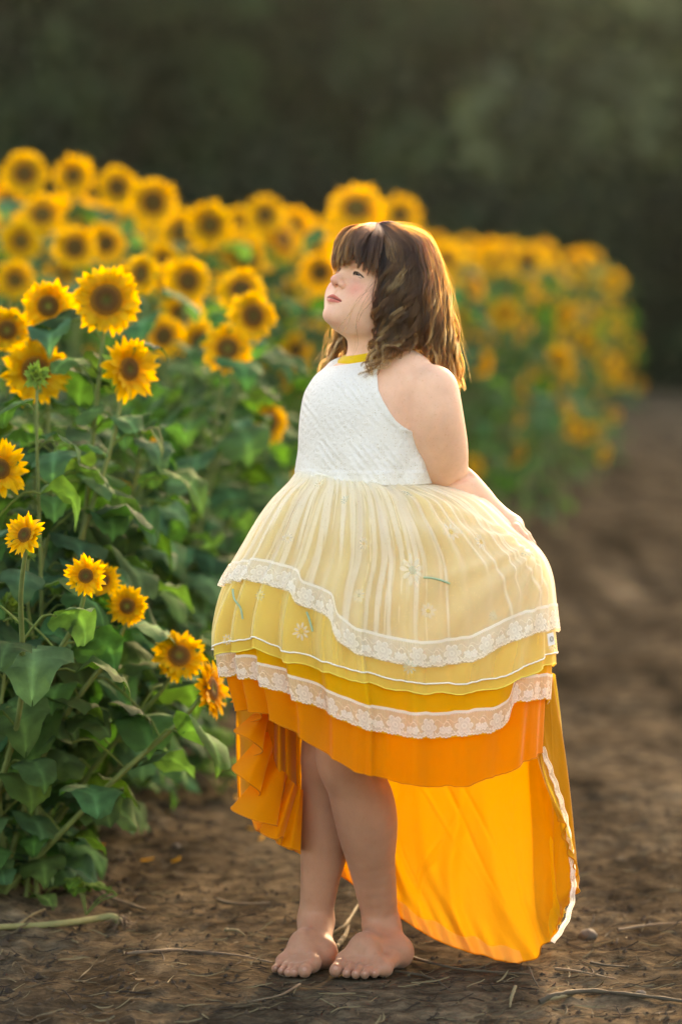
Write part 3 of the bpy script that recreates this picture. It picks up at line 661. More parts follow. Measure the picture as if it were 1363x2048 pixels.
# ---------------- long back train ----------------
def sheet(name, curves, nu, nv, mat, parent=dress, fold=.0, seed=0, hemmat=None, hr=.0013, fn=None, close=False, hemat=-1):
    """curves: list of rows (top ... hem), each a list of (px, py, Y)"""
    u = np.linspace(0, 1, nu); R = np.stack([cr(np.array([P(*q_) for q_ in c_]), u) for c_ in curves]); S = cr(R, np.linspace(0, 1, nv)).transpose(1, 0, 2)
    t = np.linspace(0, 1, nv)[None, :]; U = u[:, None]
    Su = np.gradient(S, axis=0); Sv = np.gradient(S, axis=1); N = np.cross(Su, Sv); N /= np.linalg.norm(N, axis=-1, keepdims=True)+1e-9
    if fold:
        r = np.random.default_rng(seed); o = np.zeros((nu, nv))
        for _ in range(26):
            u0, wd, g, dr = r.uniform(0, 1), r.uniform(.008, .03), r.uniform(-1, 1), r.uniform(-.12, .12); o += g*np.exp(-((U-u0-dr*(t-.3))/wd)**2)*sstep(r.uniform(0, .3), .7, t)
        for _ in range(34):
            u0, wd, g, dr, t0 = r.uniform(0, 1), r.uniform(.003, .008), r.uniform(-.28, .28), r.uniform(-.5, .5), r.uniform(.1, .9); o += g*np.exp(-((U-u0-dr*(t-t0))/wd)**2)*np.exp(-((t-t0)/.22)**2)
        o += .35*np.sin(U*150+4*np.sin(U*9))*sstep(.80, 1, t)
        S = S+N*(fold*o)[..., None]
    if fn is not None: S = fn(S, U, t)
    o = gmesh(name, S.reshape(-1, 3), gridF(nu, nv), mat, parent)
    if hemmat:
        Vv, Ff = tube(S[:, hemat], hr, 5); gmesh('hem', Vv, Ff, hemmat, o)
    return o, S
top = [(1062, 1340, .0), (1096, 1345, .02), (1104, 1350, .04), (1085, 1350, .12), (1040, 1345, .17), (980, 1340, .20), (900, 1330, .215), (820, 1330, .22), (740, 1330, .215), (660, 1330, .20), (580, 1330, .17), (520, 1330, .12), (478, 1330, .03)]
m1 = [(1066, 1430, .0), (1102, 1440, .01), (1117, 1450, .035), (1095, 1450, .11), (1048, 1450, .16), (985, 1440, .19), (900, 1430, .21), (820, 1430, .215), (740, 1430, .21), (660, 1430, .20), (580, 1430, .17), (520, 1420, .12), (474, 1400, .03)]
m2 = [(1070, 1500, -.03), (1108, 1570, -.01), (1132, 1620, .02), (1112, 1640, .08), (1060, 1640, .13), (990, 1620, .16), (905, 1600, .18), (822, 1580, .20), (742, 1560, .205), (665, 1540, .20), (590, 1520, .175), (535, 1500, .13), (482, 1480, .04)]
m3 = [(1086, 1560, -.10), (1128, 1660, -.02), (1143, 1750, .01), (1122, 1790, .05), (1068, 1800, .085), (995, 1790, .11), (908, 1760, .135), (815, 1710, .16), (738, 1670, .18), (668, 1635, .19), (598, 1610, .175), (545, 1580, .13), (488, 1550, .05)]
hm = [(1116, 1633, -.075), (1140, 1712, -.04), (1142, 1775, -.02), (1128, 1826, .0), (1092, 1888, .02), (1035, 1925, .035), (965, 1910, .06), (880, 1883, .09), (798, 1834, .12), (716, 1776, .155), (640, 1722, .17), (575, 1695, .14), (515, 1660, .07)]
train, TS = sheet('train', [top, m1, m2, m3, hm], 520, 130, M_train, fold=.014, seed=11, hemmat=M_tho, hr=.0015)
# paler facing band inside the lower edge
bandS = TS[:, -10:] + np.array([0, -.003, .002]); wv_ = .004*np.sin(np.linspace(0, 90, len(bandS)))[:, None, None]*np.linspace(1, 0, 10)[None, :, None]
bandS = bandS+wv_*np.array([0, 0, 1.]); gmesh('facing', bandS[210:].reshape(-1, 3), gridF(len(bandS)-210, 10), M_peach, train)
# outer golden layer with its lace edge, seen past the right side
off_ = lambda dx, dy, dY: [[(a+dx, b+dy, c+dY) for a, b, c in row[:5]] for row in (top, m1, m2, m3, hm)]
rows = off_(5, 0, .012); rows[-1] = [(a+4, b-6, c+.006) for a, b, c in hm[:5]]
outer, OS = sheet('outer_train', rows, 200, 90, M_outer, fold=.003, seed=12)
wv = np.linspace(0, 1, 30)
def lace_strip(pts, width, parent, Y):
    E1 = cr(np.array([P(a, b, Y+c) for a, b, c in pts]), np.linspace(0, 1, 700)); seg = np.concatenate([[0], np.cumsum(np.linalg.norm(np.diff(E1, axis=0), axis=1))])
    T_ = np.gradient(E1, axis=0); T_ /= np.linalg.norm(T_, axis=1)[:, None]; N_ = np.cross(T_, [0, 1., 0]); E1 = E1+N_*(.0010*np.sin(seg*190))[:, None]
    LS = E1[:, None]+(N_*width)[:, None]*(1-wv)[None, :, None]; LS[..., 1] += .002*np.sin(seg*120)[:, None]
    al = lace_alpha(np.broadcast_to(seg[:, None], (700, 30)), np.broadcast_to(wv, (700, 30))); gmesh('lace_trim', LS.reshape(-1, 3), gridF(700, 30), M_lace, parent, col=np.repeat(np.clip(al*1.1, 0, 1).reshape(-1, 1), 3, 1))
lace_strip([(1078, 1496, 0), (1096, 1545, 0), (1118, 1612, 0), (1132, 1680, 0), (1139, 1745, 0), (1139, 1790, 0), (1127, 1838, .0), (1100, 1882, .01)], .010, outer, -.03)
# cascading ruffle down the left edge: hem swings forward and back
zig = [(461, 1404, -.06), (500, 1412, -.10), (524, 1434, -.075), (492, 1448, -.04), (468, 1462, -.05), (497, 1478, -.09), (525, 1503, -.07), (488, 1518, -.03), (464, 1537, -.04), (492, 1562, -.085), (520, 1588, -.065), (484, 1604, -.03), (462, 1618, -.045), (508, 1640, -.09), (554, 1652, -.06), (528, 1650, -.02), (521, 1664, -.03), (548, 1678, -.06), (565, 1674, -.04), (563, 1690, -.02), (582, 1697, -.03), (601, 1703, -.01)]
inn = [(478, 1385, .0), (500, 1390, -.01), (520, 1395, -.01), (528, 1402, .0), (530, 1410, .0), (532, 1420, -.02), (536, 1432, -.02), (536, 1445, .0), (536, 1460, .0), (540, 1475, -.02), (545, 1490, -.02), (545, 1505, .0), (548, 1520, .0), (556, 1535, -.02), (570, 1545, -.02), (575, 1552, .0), (580, 1560, .0), (588, 1566, -.02), (592, 1570, -.01), (597, 1574, .0), (602, 1578, .0), (606, 1580, .01)]
mid_ = [((a*.6+c_*.4), (b*.6+d*.4), (e*.6+f*.4)-.006) for (a, b, e), (c_, d, f) in zip(zig, inn)]
ruf, RS = sheet('ruffle', [inn, mid_, zig], 300, 26, M_orange, hemmat=M_tho, hr=.0012)
# narrow pleats beside the ruffle
pt = [(472, 1390, .02), (515, 1395, -.02), (540, 1400, .0), (560, 1405, -.03), (580, 1420, .01), (600, 1440, .05)]
pb = [(470, 1600, .05), (515, 1640, .02), (545, 1672, .03), (566, 1688, .0), (585, 1697, .03), (606, 1705, .09)]
def plt(S, U, t):
    S = S.copy(); S[..., 1] += (.016*np.sin(U*30)*(.4+.6*t)); S[..., 0] += .006*np.sin(U*30+1.3)*t; return S
sheet('side_pleats', [pt, [((a+c_)/2-2, (b+d)/2, (e+f)/2) for (a, b, e), (c_, d, f) in zip(pt, pb)], pb], 160, 60, M_train, hemmat=M_tho, fn=plt)

# ---------------- hair ----------------
GA = [[(752, 452, .0), (768, 486, -.055), (775, 528, -.085), (769, 575, -.092), (762, 620, -.092), (760, 665, -.088), (745, 710, -.095), (728, 757, -.115)],
 [(757, 450, .0), (785, 485, -.06), (797, 530, -.09), (793, 580, -.10), (785, 630, -.10), (783, 680, -.10), (768, 712, -.115), (742, 745, -.125)],
 [(762, 447, 0), (807, 478, -.055), (822, 530, -.085), (822, 585, -.095), (820, 640, -.095), (817, 682, -.09), (800, 700, -.1), (780, 712, -.11)],
 [(768, 446, 0), (828, 474, -.045), (847, 525, -.07), (853, 585, -.08), (856, 640, -.075), (857, 685, -.06), (860, 712, -.05), (872, 735, -.035)],
 [(775, 446, .0), (843, 472, -.02), (868, 525, -.03), (877, 585, -.035), (886, 645, -.03), (893, 700, -.01), (905, 740, .02), (918, 780, .035)],
 [(780, 446, .01), (848, 470, .01), (877, 525, .01), (892, 585, .02), (902, 645, .03), (912, 700, .04), (920, 745, .05), (922, 784, .055)],
 [(775, 447, .02), (838, 474, .05), (862, 530, .07), (876, 590, .085), (885, 650, .09), (893, 700, .09), (900, 740, .09), (905, 770, .09)],
 [(768, 447, .03), (815, 476, .075), (835, 530, .1), (840, 590, .11), (840, 650, .12), (835, 700, .12), (830, 740, .12), (828, 765, .12)],
 [(755, 448, .03), (775, 478, .08), (785, 530, .11), (780, 590, .12), (770, 650, .13), (750, 700, .13), (740, 740, .13), (735, 765, .13)],
 [(742, 449, .02), (735, 483, .075), (725, 530, .1), (712, 590, .105), (700, 640, .105), (678, 685, .10), (660, 725, .10), (640, 757, .10)],
 [(736, 450, .02), (716, 483, .07), (704, 530, .09), (694, 590, .09), (690, 640, .07), (676, 680, .06), (660, 720, .05), (645, 752, .05)]]
GB = [[(735, 448, .02), (697, 458, .015), (672, 488, .0), (661, 520, -.01), (668, 552, -.012)],
 [(738, 447, .01), (704, 460, -.02), (682, 490, -.045), (672, 518, -.055), (674, 538, -.055)],
 [(742, 447, .0), (717, 463, -.04), (700, 492, -.065), (691, 518, -.075), (690, 531, -.078)],
 [(750, 447, .0), (736, 466, -.05), (721, 495, -.08), (716, 520, -.09), (712, 538, -.09)],
 [(757, 448, 0), (758, 470, -.055), (753, 500, -.085), (747, 530, -.095), (744, 560, -.098)]]
GA = np.array([[P(*q_) for q_ in g] for g in GA]); GB = np.array([[P(*q_) for q_ in g] for g in GB])
hc = H(0, -.01, .02)
def outside(Q, gap):
    """push points out of the skin"""
    sh = Q.shape; q_ = Q.reshape(-1, 3).astype(np.float32); g_ = [head, torso]; e = .002
    d = sdf(g_, q_); m = d < gap
    if m.any():
        p_ = q_[m]; n = np.stack([sdf(g_, p_+np.float32(v)*e)-sdf(g_, p_-np.float32(v)*e) for v in np.eye(3)], 1); n /= np.linalg.norm(n, axis=1)[:, None]+1e-6
        q_[m] = p_+n*(gap-d[m])[:, None]
    return q_.reshape(sh).astype(float)
def locks(G, nc, ns, npt, seed, dep, wave, rad0, tipl, a_fn=None):
    r = np.random.default_rng(seed); out = []; cl = []
    t = np.linspace(0, 1, npt)
    for c in range(nc):
        a = a_fn(r) if a_fn else r.random(); base = cr(cr(G, np.array([a]))[0], t)
        dd = r.random()**1.3*dep; L_ = 1-r.random()*tipl
        base = cr(base, t*L_)
        wl = r.uniform(.75, 1.25); ph = a*9+r.normal(0, .7); arc = np.concatenate([[0], np.cumsum(np.linalg.norm(np.diff(base, axis=0), axis=1))])
        T = np.gradient(base, axis=0); T /= np.linalg.norm(T, axis=1)[:, None]; rad_ = base-hc; rad_[:, 2] *= .3; rad_ /= np.linalg.norm(rad_, axis=1)[:, None]+1e-9
        sd_ = np.cross(T, rad_); sd_ /= np.linalg.norm(sd_, axis=1)[:, None]+1e-9
        wv_ = wave*sstep(.05, .20, arc)*r.uniform(.6, 1.3)
        base = base-rad_*dd*sstep(0, .2, t)[:, None]+sd_*(wv_*np.sin(arc/.075*6.28*wl+ph))[:, None]+rad_*(wv_*.45*np.cos(arc/.075*6.28*wl+ph))[:, None]
        base = base+rad_*(r.normal(0, .0035)*np.sin(t*r.uniform(3, 7)+r.uniform(0, 6)))[:, None]*sstep(.05, .3, t)[:, None]+sd_*(r.normal(0, .004)*np.sin(t*r.uniform(3, 8)+r.uniform(0, 6)))[:, None]*sstep(.05, .3, t)[:, None]
        ang = r.uniform(0, 6.28, ns); rr = np.sqrt(r.random(ns))*rad0*r.uniform(.7, 1.3)
        prof = .55+.9*sstep(0, .25, t)-1.15*sstep(.35, 1.0, t)
        jit = r.normal(0, .0011, (ns, 3)); jp = r.uniform(0, 6.28, ns); le = 1-r.random(ns)**2*.16
        for s_ in range(ns):
            off = (sd_*math.cos(ang[s_])+rad_*math.sin(ang[s_])*.5)*(rr[s_]*prof)[:, None]
            p_ = base+off+jit[s_]*t[:, None]+sd_*(.0009*np.sin(arc*70+jp[s_])*t)[:, None]
            out.append(cr(p_, t*le[s_]) if le[s_] < .97 else p_)
        cl += [(r.random(), a)]*ns
    return np.array(out), np.array(cl)
def hair_obj(name, S, rad_, cols, mat, parent):
    n, m = S.shape[:2]; hcv = bpy.data.hair_curves.new(name); hcv.add_curves([m]*n)
    loc = S-np.array(girl_off) if False else S
    hcv.attributes['position'].data.foreach_set('vector', loc.astype(np.float32).ravel()) if 'position' in hcv.attributes else hcv.points.foreach_set('position', loc.astype(np.float32).ravel())
    ra = (rad_*np.interp(np.linspace(0, 1, m), [0, .6, 1], [1, .9, .25])[None, :]*np.ones((n, 1))).astype(np.float32)
    at = hcv.attributes.get('radius') or hcv.attributes.new('radius', 'FLOAT', 'POINT'); at.data.foreach_set('value', ra.ravel())
    at = hcv.attributes.new('mel', 'FLOAT', 'CURVE'); at.data.foreach_set('value', cols.astype(np.float32))
    hcv.materials.append(mat); o = bpy.data.objects.new(name, hcv); link(o); o.parent = parent
    if parent is girl: o.matrix_parent_inverse = Matrix.Translation(-girl_off)
    return o
k = NT('hair'); hi = k.n('HairInfo'); ml = k.attr('mel').outputs['Fac']; ic = hi.outputs['Intercept']
mm = k.math('MULTIPLY', ml, k.n('MapRange', {0: ic, 1: .35, 2: 1.0, 3: 1.0, 4: .74}).outputs[0])
hb = k.n('BsdfHairPrincipled', parametrization='MELANIN'); k.set(hb, 'Melanin', mm); k.set(hb, 'Melanin Redness', .30); k.set(hb, 'Roughness', .42); k.set(hb, 'Radial Roughness', .4); k.set(hb, 'Random Roughness', .2)
M_hair = k.out(hb)
SA, ca = locks(GA, 300, 44, 34, 5, .024, .0110, .0058, .26)
SI, ci = locks(GA, 70, 40, 24, 15, .034, .0035, .013, .25)
SB, cb = locks(GB, 58, 46, 16, 6, .012, .0016, .0058, .24)
SA = outside(SA, .0035); SI = outside(SI, .003); SB = outside(SB, .004)
mel = lambda c, lo, hi_: np.where(c[:, 0] > .80, lo*.42, lo+(hi_-lo)*c[:, 0]/.86)+rng.normal(0, .02, len(c))
hair = hair_obj('hair', SA, .00034, np.clip(mel(ca, .44, .80), .2, 1), M_hair, girl)
h2 = hair_obj('inner_hair', SI, .00045, np.clip(mel(ci, .84, .95), .2, 1), M_hair, hair)
h3 = hair_obj('fringe', SB, .00032, np.clip(np.repeat(rng.uniform(.58, .90, 58), 46)+rng.normal(0, .03, len(SB)), .5, 1), M_hair, hair)
# stray hairs
r = np.random.default_rng(9); FW = []
for i in range(420):
    a = r.random(); b_ = cr(cr(GA, np.array([a]))[0], np.linspace(0, 1, 20)*r.uniform(.5, 1)); rd = b_-hc; rd /= np.linalg.norm(rd, axis=1)[:, None]
    t = np.linspace(0, 1, 20); b_ = b_+rd*(r.uniform(.001, .013)*np.sin(t*3.1*r.uniform(.5, 1.4)))[:, None]+rd*(r.normal(0, .003)*np.sin(t*r.uniform(6, 16)))[:, None]+r.normal(0, .012, 3)*(t**2)[:, None]; FW.append(b_)
for q_ in ([(745, 560), (715, 605), (690, 640), (675, 665), (668, 700)], [(748, 575), (728, 600), (715, 640), (712, 690), (700, 720)], [(750, 570), (722, 590), (705, 615), (690, 650), (660, 690)], [(752, 590), (735, 610), (722, 625), (716, 650), (715, 668)],):
    for j in range(3):
        d = r.normal(0, 2.5, (5, 2)); FW.append(cr(np.array([P(a+d[i, 0], b+d[i, 1], -.125+.02*r.random()) for i, (a, b) in enumerate(q_)]), np.linspace(0, 1, 20)))
for j in range(46):
    x0, y0 = r.uniform(655, 690), r.uniform(640, 680); dx = r.uniform(-38, 4); FW.append(cr(np.array([P(x0, y0, .07), P(x0+dx*.3+r.normal(0, 4), y0+25, .06), P(x0+dx*.7+r.normal(0, 6), y0+55, .06), P(x0+dx+r.normal(0, 8), y0+r.uniform(60, 95), .06)]), np.linspace(0, 1, 20)))
hair_obj('stray_hair', outside(np.array(FW), .003), .00013, r.uniform(.45, .7, len(FW)), M_hair, hair)
# ---------------- ground ----------------
def xedge(Y): return np.interp(Y, [-6, .8, 1.4, 4.25, 8, 11.4, 16, 22, 30, 45], [-1.6, -.66, -.58, -.22, .45, 1.15, 1.80, 2.48, 2.9, 3.1])
def gh(x, y):
    """height of the soil: raised bed under the sunflowers, trodden path with low ripples"""
    x = np.asarray(x, float); y = np.asarray(y, float); e = xedge(y)
    bed = .11*sstep(.25, -.45, x-e)*sstep(-3, -.5, y)*sstep(60, 40, y)
    rough = .013*vn(x*3, y*3, 1)+.010*np.abs(vn(x*9, y*9, 2))+.0065*vn(x*24, y*20, 3)+.0034*vn(x*60, y*45, 4)
    trk = .035*np.cos((x-e-.05*y)*6.5+.8*vn(x*.3, y*.15, 9))*sstep(.15, .6, x-e)*sstep(2, 6, y)*sstep(50, 25, y)
    rip = trk+.018*np.sin(y*6.5+1.5*vn(x*.8, y*.7, 5)+.6*x)*sstep(.2, .9, x-e)*sstep(1.5, 3.5, y)+.03*vn(x*1.2, y*.35, 6)*sstep(2, 5, y)
    near = np.exp(-((x-.03)**2+(y-.05)**2)/.28**2); f = 1-.80*near
    return bed+(rough*(1+.8*sstep(.3, -.3, x-e))+rip)*f-.004*near
def grow(a, b, st, n, f):
    """fine axis a..b and growing steps outwards"""
    c = list(np.arange(a, b+1e-6, st)); lo, hi, s1, s2 = c[0], c[-1], st, st
    L, R_ = [], []
    for _ in range(n[0]): s1 *= f; lo -= s1; L.append(lo)
    for _ in range(n[1]): s2 *= f; hi += s2; R_.append(hi)
    return np.array(L[::-1]+c+R_)
gx = grow(-1.0, 1.1, .011, (80, 80), 1.085); gy = grow(-.75, 1.9, .013, (60, 230), 1.03)
X, Y_ = np.meshgrid(gx, gy, indexing='ij'); Z = gh(X, Y_)
far_ = sstep(40, 80, Y_); Z = Z*(1-far_)
V = np.stack([X, Y_, Z], -1).reshape(-1, 3)
k = NT('soil'); o = k.n('NewGeometry').outputs['Position']
def mp(sc_): return k.n('Mapping', {0: o, 3: sc_}).outputs[0]
n1 = k.noise(1.6, 5, .6, o); n2 = k.noise(14, 6, .65, mp((1, 1.6, 1))); n3 = k.noise(90, 4, .7, mp((1, 1.8, 1)))
c = k.ramp(n1, [(.3, (.040, .0315, .0215)), (.55, (.074, .059, .041)), (.75, (.128, .104, .072))])
c = k.mix(1, c, k.ramp(n2, [(.30, (.38, .37, .36)), (.5, (.92, .92, .92)), (.68, (1.65, 1.6, 1.5))]), 'MULTIPLY')
c = k.mix(1, c, k.ramp(k.noise(2.2, 3, .6, mp((1.6, .14, 1))), [(.35, (.60, .60, .60)), (.62, (1.7, 1.68, 1.62))]), 'MULTIPLY')
c = k.mix(1, c, k.ramp(n3, [(.3, (.62, .60, .58)), (.6, (1.1, 1.1, 1.1))]), 'MULTIPLY')
hh = k.math('ADD', k.math('MULTIPLY', n2, .5), k.math('MULTIPLY', n3, .22))
hh = k.math('ADD', hh, k.math('MULTIPLY', k.noise(260, 3, .7, o), .06))
M_soil = k.out(k.n('BsdfPrincipled', {'Base Color': c, 'Roughness': 1.0, 'Specular IOR Level': 0.0, 'Normal': k.bump(hh, 1.0, .030)}))
tag(mesh('ground', V, gridF(len(gx), len(gy)), M_soil), kind='structure', label='bare brown trodden soil of the field track')

# straw bits, crumbs of soil and fallen petals: nobody could count them
rs = np.random.default_rng(21); m = MB()
def ribbon(p0, ang, L, wd, bend, lift, c):
    n = 5; t = np.linspace(-.5, .5, n); a = ang+bend*t; x = p0[0]+np.cumsum(np.cos(a))*L/n-L*.5*math.cos(ang); y = p0[1]+np.cumsum(np.sin(a))*L/n-L*.5*math.sin(ang)
    z = gh(x, y)+.0025+lift*(t+.5)**2; d = np.stack([-np.sin(a), np.cos(a), 0*a], 1)*(wd*np.array([.5, 1, 1, .9, .3]))[:, None]
    C_ = np.stack([x, y, z], 1); V = np.stack([C_-d, C_+np.array([0, 0, wd*.7]), C_+d], 1).reshape(-1, 3)
    m.add(V, gridF(n, 3), c)
cols_ = [(.085, .068, .038), (.05, .038, .022), (.15, .125, .068), (.02, .014, .010), (.08, .06, .037), (.014, .010, .007), (.03, .021, .014)]
for i in range(4200):
    near_ = i < 3300
    x = rs.uniform(-.95, 1.0) if near_ else rs.uniform(-1, 3); y = (-.72+rs.random()**1.5*2.6) if near_ else rs.uniform(1.2, 9)
    if x < xedge(y)-.3: continue
    if (x-.04)**2+(y-.06)**2 < .02: continue
    ribbon((x, y), rs.normal(0.0, .7) if rs.random() < .75 else rs.uniform(0, 3.14), rs.uniform(.006, .075)*(1 if near_ else 1.6), rs.uniform(.0004, .0022), rs.normal(0, .7), max(0, rs.normal(0, .006)), cols_[rs.integers(7)])
for i in range(2200):
    x, y = rs.uniform(-1.0, 1.0), -.72+rs.random()**1.3*2.8; r_ = rs.uniform(.0015, .0075)*(1.8 if x < xedge(y)+.2 else 1)
    if (x-.04)**2+(y-.06)**2 < .018: continue
    a = rs.normal(0, 1, (6, 3)); a = np.array([[1, 0, 0], [0, 1, 0], [-1, 0, 0], [0, -1, 0], [0, 0, .8], [0, 0, -.6]])*rs.uniform(.6, 1.2, (6, 1))*r_+np.array([x, y, float(gh(x, y))+r_*.2])
    m.add(a, [[0, 1, 4, 4], [1, 2, 4, 4], [2, 3, 4, 4], [3, 0, 4, 4]], np.array([.045, .032, .021])*rs.uniform(.6, 1.4))
for i in range(170):
    x, y = rs.uniform(-.7, .85), -.7+rs.random()**1.2*2.2
    if x > xedge(y)-.1 and (x-.04)**2+(y-.06)**2 > .03: ribbon((x, y), rs.normal(0, .8), rs.uniform(.03, .10), rs.uniform(.0012, .0032), rs.normal(0, .45), rs.uniform(0, .012), cols_[(0, 2, 2, 4, 5)[rs.integers(5)]])
for i in range(26):
    x = rs.uniform(-.6, .3); y = rs.uniform(.7, 3.6)
    if x < xedge(y)-.15: continue
    ribbon((x, y), rs.uniform(0, 3), rs.uniform(.02, .04), .006, rs.normal(0, .6), .004, (.72, .32, .02))
k = NT('dry_bits'); M_bits = k.out(k.n('BsdfPrincipled', {'Base Color': k.attr().outputs[0], 'Roughness': .85, 'Specular IOR Level': .2}))
F = np.concatenate(m.F); me = mesh('debris', np.concatenate(m.V), [list(dict.fromkeys(f)) for f in F.tolist()], M_bits, col=np.concatenate(m.C), smooth=False)
tag(me, kind='stuff', label='straw shreds, soil crumbs and fallen petals on the path')

def gpt(px, py, dz=0.0):
    p_ = gp(px, py, 0)
    for _ in range(8): p_ = gp(px, py, float(gh(p_[0], p_[1]))+dz)
    return p_
def wood(name, c1, c2, sc_=40):
    k = NT(name); n = k.noise(sc_, 4, .6, k.obj()); return k.out(k.n('BsdfPrincipled', {'Base Color': k.mix(n, c1, c2), 'Roughness': .8, 'Specular IOR Level': .25, 'Normal': k.bump(n, .5, .003)}))
M_gstalk = wood('green_stalk', (.15, .16, .06), (.27, .26, .12)); M_twig = wood('twig', (.10, .07, .05), (.22, .16, .10)); M_straw = wood('straw', (.13, .105, .055), (.22, .18, .10)); M_root = wood('root', (.07, .05, .035), (.20, .14, .09), 90); M_stone = wood('stone', (.07, .057, .045), (.12, .10, .08), 30)
M_dark = wood('dark_stalk', (.035, .028, .022), (.10, .08, .05))
# pulled sunflower stalk
st = [gpt(-60, 1860, .010), gpt(0, 1854, .012), gpt(70, 1851, .013), gpt(130, 1846, .016), gpt(190, 1838, .022), gpt(222, 1833, .024), gpt(240, 1843, .016)]
a, b = tube(cr(st, np.linspace(0, 1, 40)), np.interp(np.linspace(0, 1, 40), [0, .8, 1], [.0058, .0072, .0085]), 10)
rt_ = empty('fallen_stalk', st[2], label='pulled green stalk with root clump lying on the soil at the left edge', cat='plant stalk')
def under(o, root): o.parent = root; o.matrix_parent_inverse = Matrix.Translation(-Vector(root.location)); return o
under(mesh('stalk', a, b, M_gstalk), rt_)
m = MB()
for i in range(46):
    p0 = st[-1]+rs.normal(0, .006, 3); d = rs.normal(0, 1, 3); d[2] = -abs(d[2])*.3; d /= np.linalg.norm(d); L = rs.uniform(.012, .04)
    pts = [p0, p0+d*L*.5+rs.normal(0, .003, 3), p0+d*L+np.array([0, 0, -.004])]; pts = [np.array([q_[0], q_[1], max(q_[2], float(gh(q_[0], q_[1]))+.001)]) for q_ in pts]
    a, b = tube(cr(pts, np.linspace(0, 1, 5)), np.array([.0022, .0018, .0014, .001, .0006]), 4); m.add(a, b)
under(m.build('root', M_root), rt_)
def stick(name, pts, r, mat, label, cat='twig', grp=None, z=.006):
    P_ = [gpt(a, b, z+dz) for a, b, dz in pts]; n = 24; a, b = tube(cr(P_, np.linspace(0, 1, n)), np.interp(np.linspace(0, 1, n), [0, .3, 1], [r, r*.9, r*.45])*(1+.15*rs.normal(0, 1, n)), 7)
    return tag(mesh(name, a, b, mat), label, cat, grp)
stick('twig', [(152, 1735, .012), (185, 1765, .010), (205, 1786, .004), (240, 1802, .004), (292, 1819, .0)], .0055, M_twig, 'dark pointed twig lying behind the pulled green stalk')
stick('twig', [(35, 1852, .004), (60, 1832, 0), (90, 1818, 0)], .004, M_straw, 'short pale broken stem behind the root end of the soil bank')
stick('twig', [(255, 1907, 0), (300, 1903, .002), (350, 1900, .004), (395, 1903, 0), (470, 1910, 0), (545, 1925, 0)], .0035, M_root, 'long thin dry root lying in front of the toes on the left')
stick('twig', [(435, 1800, 0), (470, 1808, .004), (540, 1806, 0)], .004, M_dark, 'dark rough stick on the pale patch of path left of the legs')
stick('twig', [(450, 1860, .003), (475, 1861, .006), (490, 1872, 0)], .0035, M_straw, 'small broken pale stick left of the legs')
stick('dry_stalk', [(664, 1868, 0), (690, 1850, .012), (715, 1810, .022)], .0045, M_straw, 'straw coloured dry stalk leaning between the two ankles', 'dry stalk')
stick('dry_stalk', [(672, 1895, 0), (690, 1870, .01), (697, 1850, .018)], .0055, M_straw, 'frayed flat straw shred between the two feet', 'dry stalk')
stick('dry_stalk', [(822, 1915, 0), (880, 1930, .003), (940, 1940, .002), (1060, 1948, 0)], .0032, M_dark, 'long dark stem trailing from the heel towards the dress hem', 'dry stalk')
stick('dry_stalk', [(790, 1942, 0), (860, 1955, .003), (905, 1985, 0)], .0028, M_dark, 'curved dark stem crossing in front of the heel', 'dry stalk')
stick('dry_stalk', [(1078, 2005, 0), (1110, 1990, .010), (1180, 1982, .014), (1270, 1990, .006), (1370, 2003, 0)], .006, M_dark, 'thick curved dark stem in the lower right corner of the path', 'dry stalk')
stick('dry_stalk', [(1085, 2000, .004), (1120, 1994, .006), (1165, 1982, 0)], .004, M_straw, 'pale split stem crossing the thick dark stem', 'dry stalk')
stick('dry_stalk', [(1057, 1935, .024), (1066, 1957, .012), (1076, 1975, 0)], .0022, M_dark, 'thin dark spike standing up right of the dress hem', 'dry stalk')
stick('dry_stalk', [(1030, 1972, .020), (1022, 1995, .01), (1019, 2014, 0)], .0036, M_straw, 'pale upright stub right of the feet', 'dry stalk')
stick('dry_stalk', [(1110, 1938, 0), (1150, 1942, .003), (1230, 1958, 0)], .003, M_twig, 'straight brown stem behind the dark spike', 'dry stalk')
stick('dry_stalk', [(1180, 1925, 0), (1215, 1931, .004), (1262, 1934, 0)], .0028, M_dark, 'thin dark stem lying below the rounded stone', 'dry stalk')
stick('dry_stalk', [(600, 1968, 0), (560, 1990, .003), (500, 2003, 0)], .0026, M_twig, 'faint root strand lying in front of the toes', 'dry stalk')
stick('dry_stalk', [(1235, 1860, 0), (1300, 1850, .006), (1370, 1845, .004)], .0035, M_twig, 'brown twig lying at the right edge above the stone', 'dry stalk')
def pebble(px, py, r, label, grp=None):
    c_ = gpt(px, py, 0); n, mm_ = 20, 12; th = np.linspace(0, np.pi, mm_)[None, :]; ph = np.linspace(0, 2*np.pi, n, endpoint=False)[:, None]
    d = 1+.10*vn(ph*1.5+np.cos(th)*2, th*1.4, int(px))
    V = np.stack([np.cos(ph)*np.sin(th)*d*r[0], np.sin(ph)*np.sin(th)*d*r[1], np.cos(th)*d*r[2]+0*ph], -1).reshape(-1, 3)+c_+np.array([0, 0, r[2]*.55])
    return tag(mesh('stone', V, gridF(n, mm_, True), M_stone), label, 'stone', grp)
pebble(1174, 1878, (.020, .018, .0135), 'rounded brown stone on the path right of the dress train')
pebble(352, 1700, (.012, .012, .010), 'small dark clod on the path behind the fallen twig')
pebble(1280, 1990, (.010, .009, .006), 'tiny flat stone beside the thick dark stem')

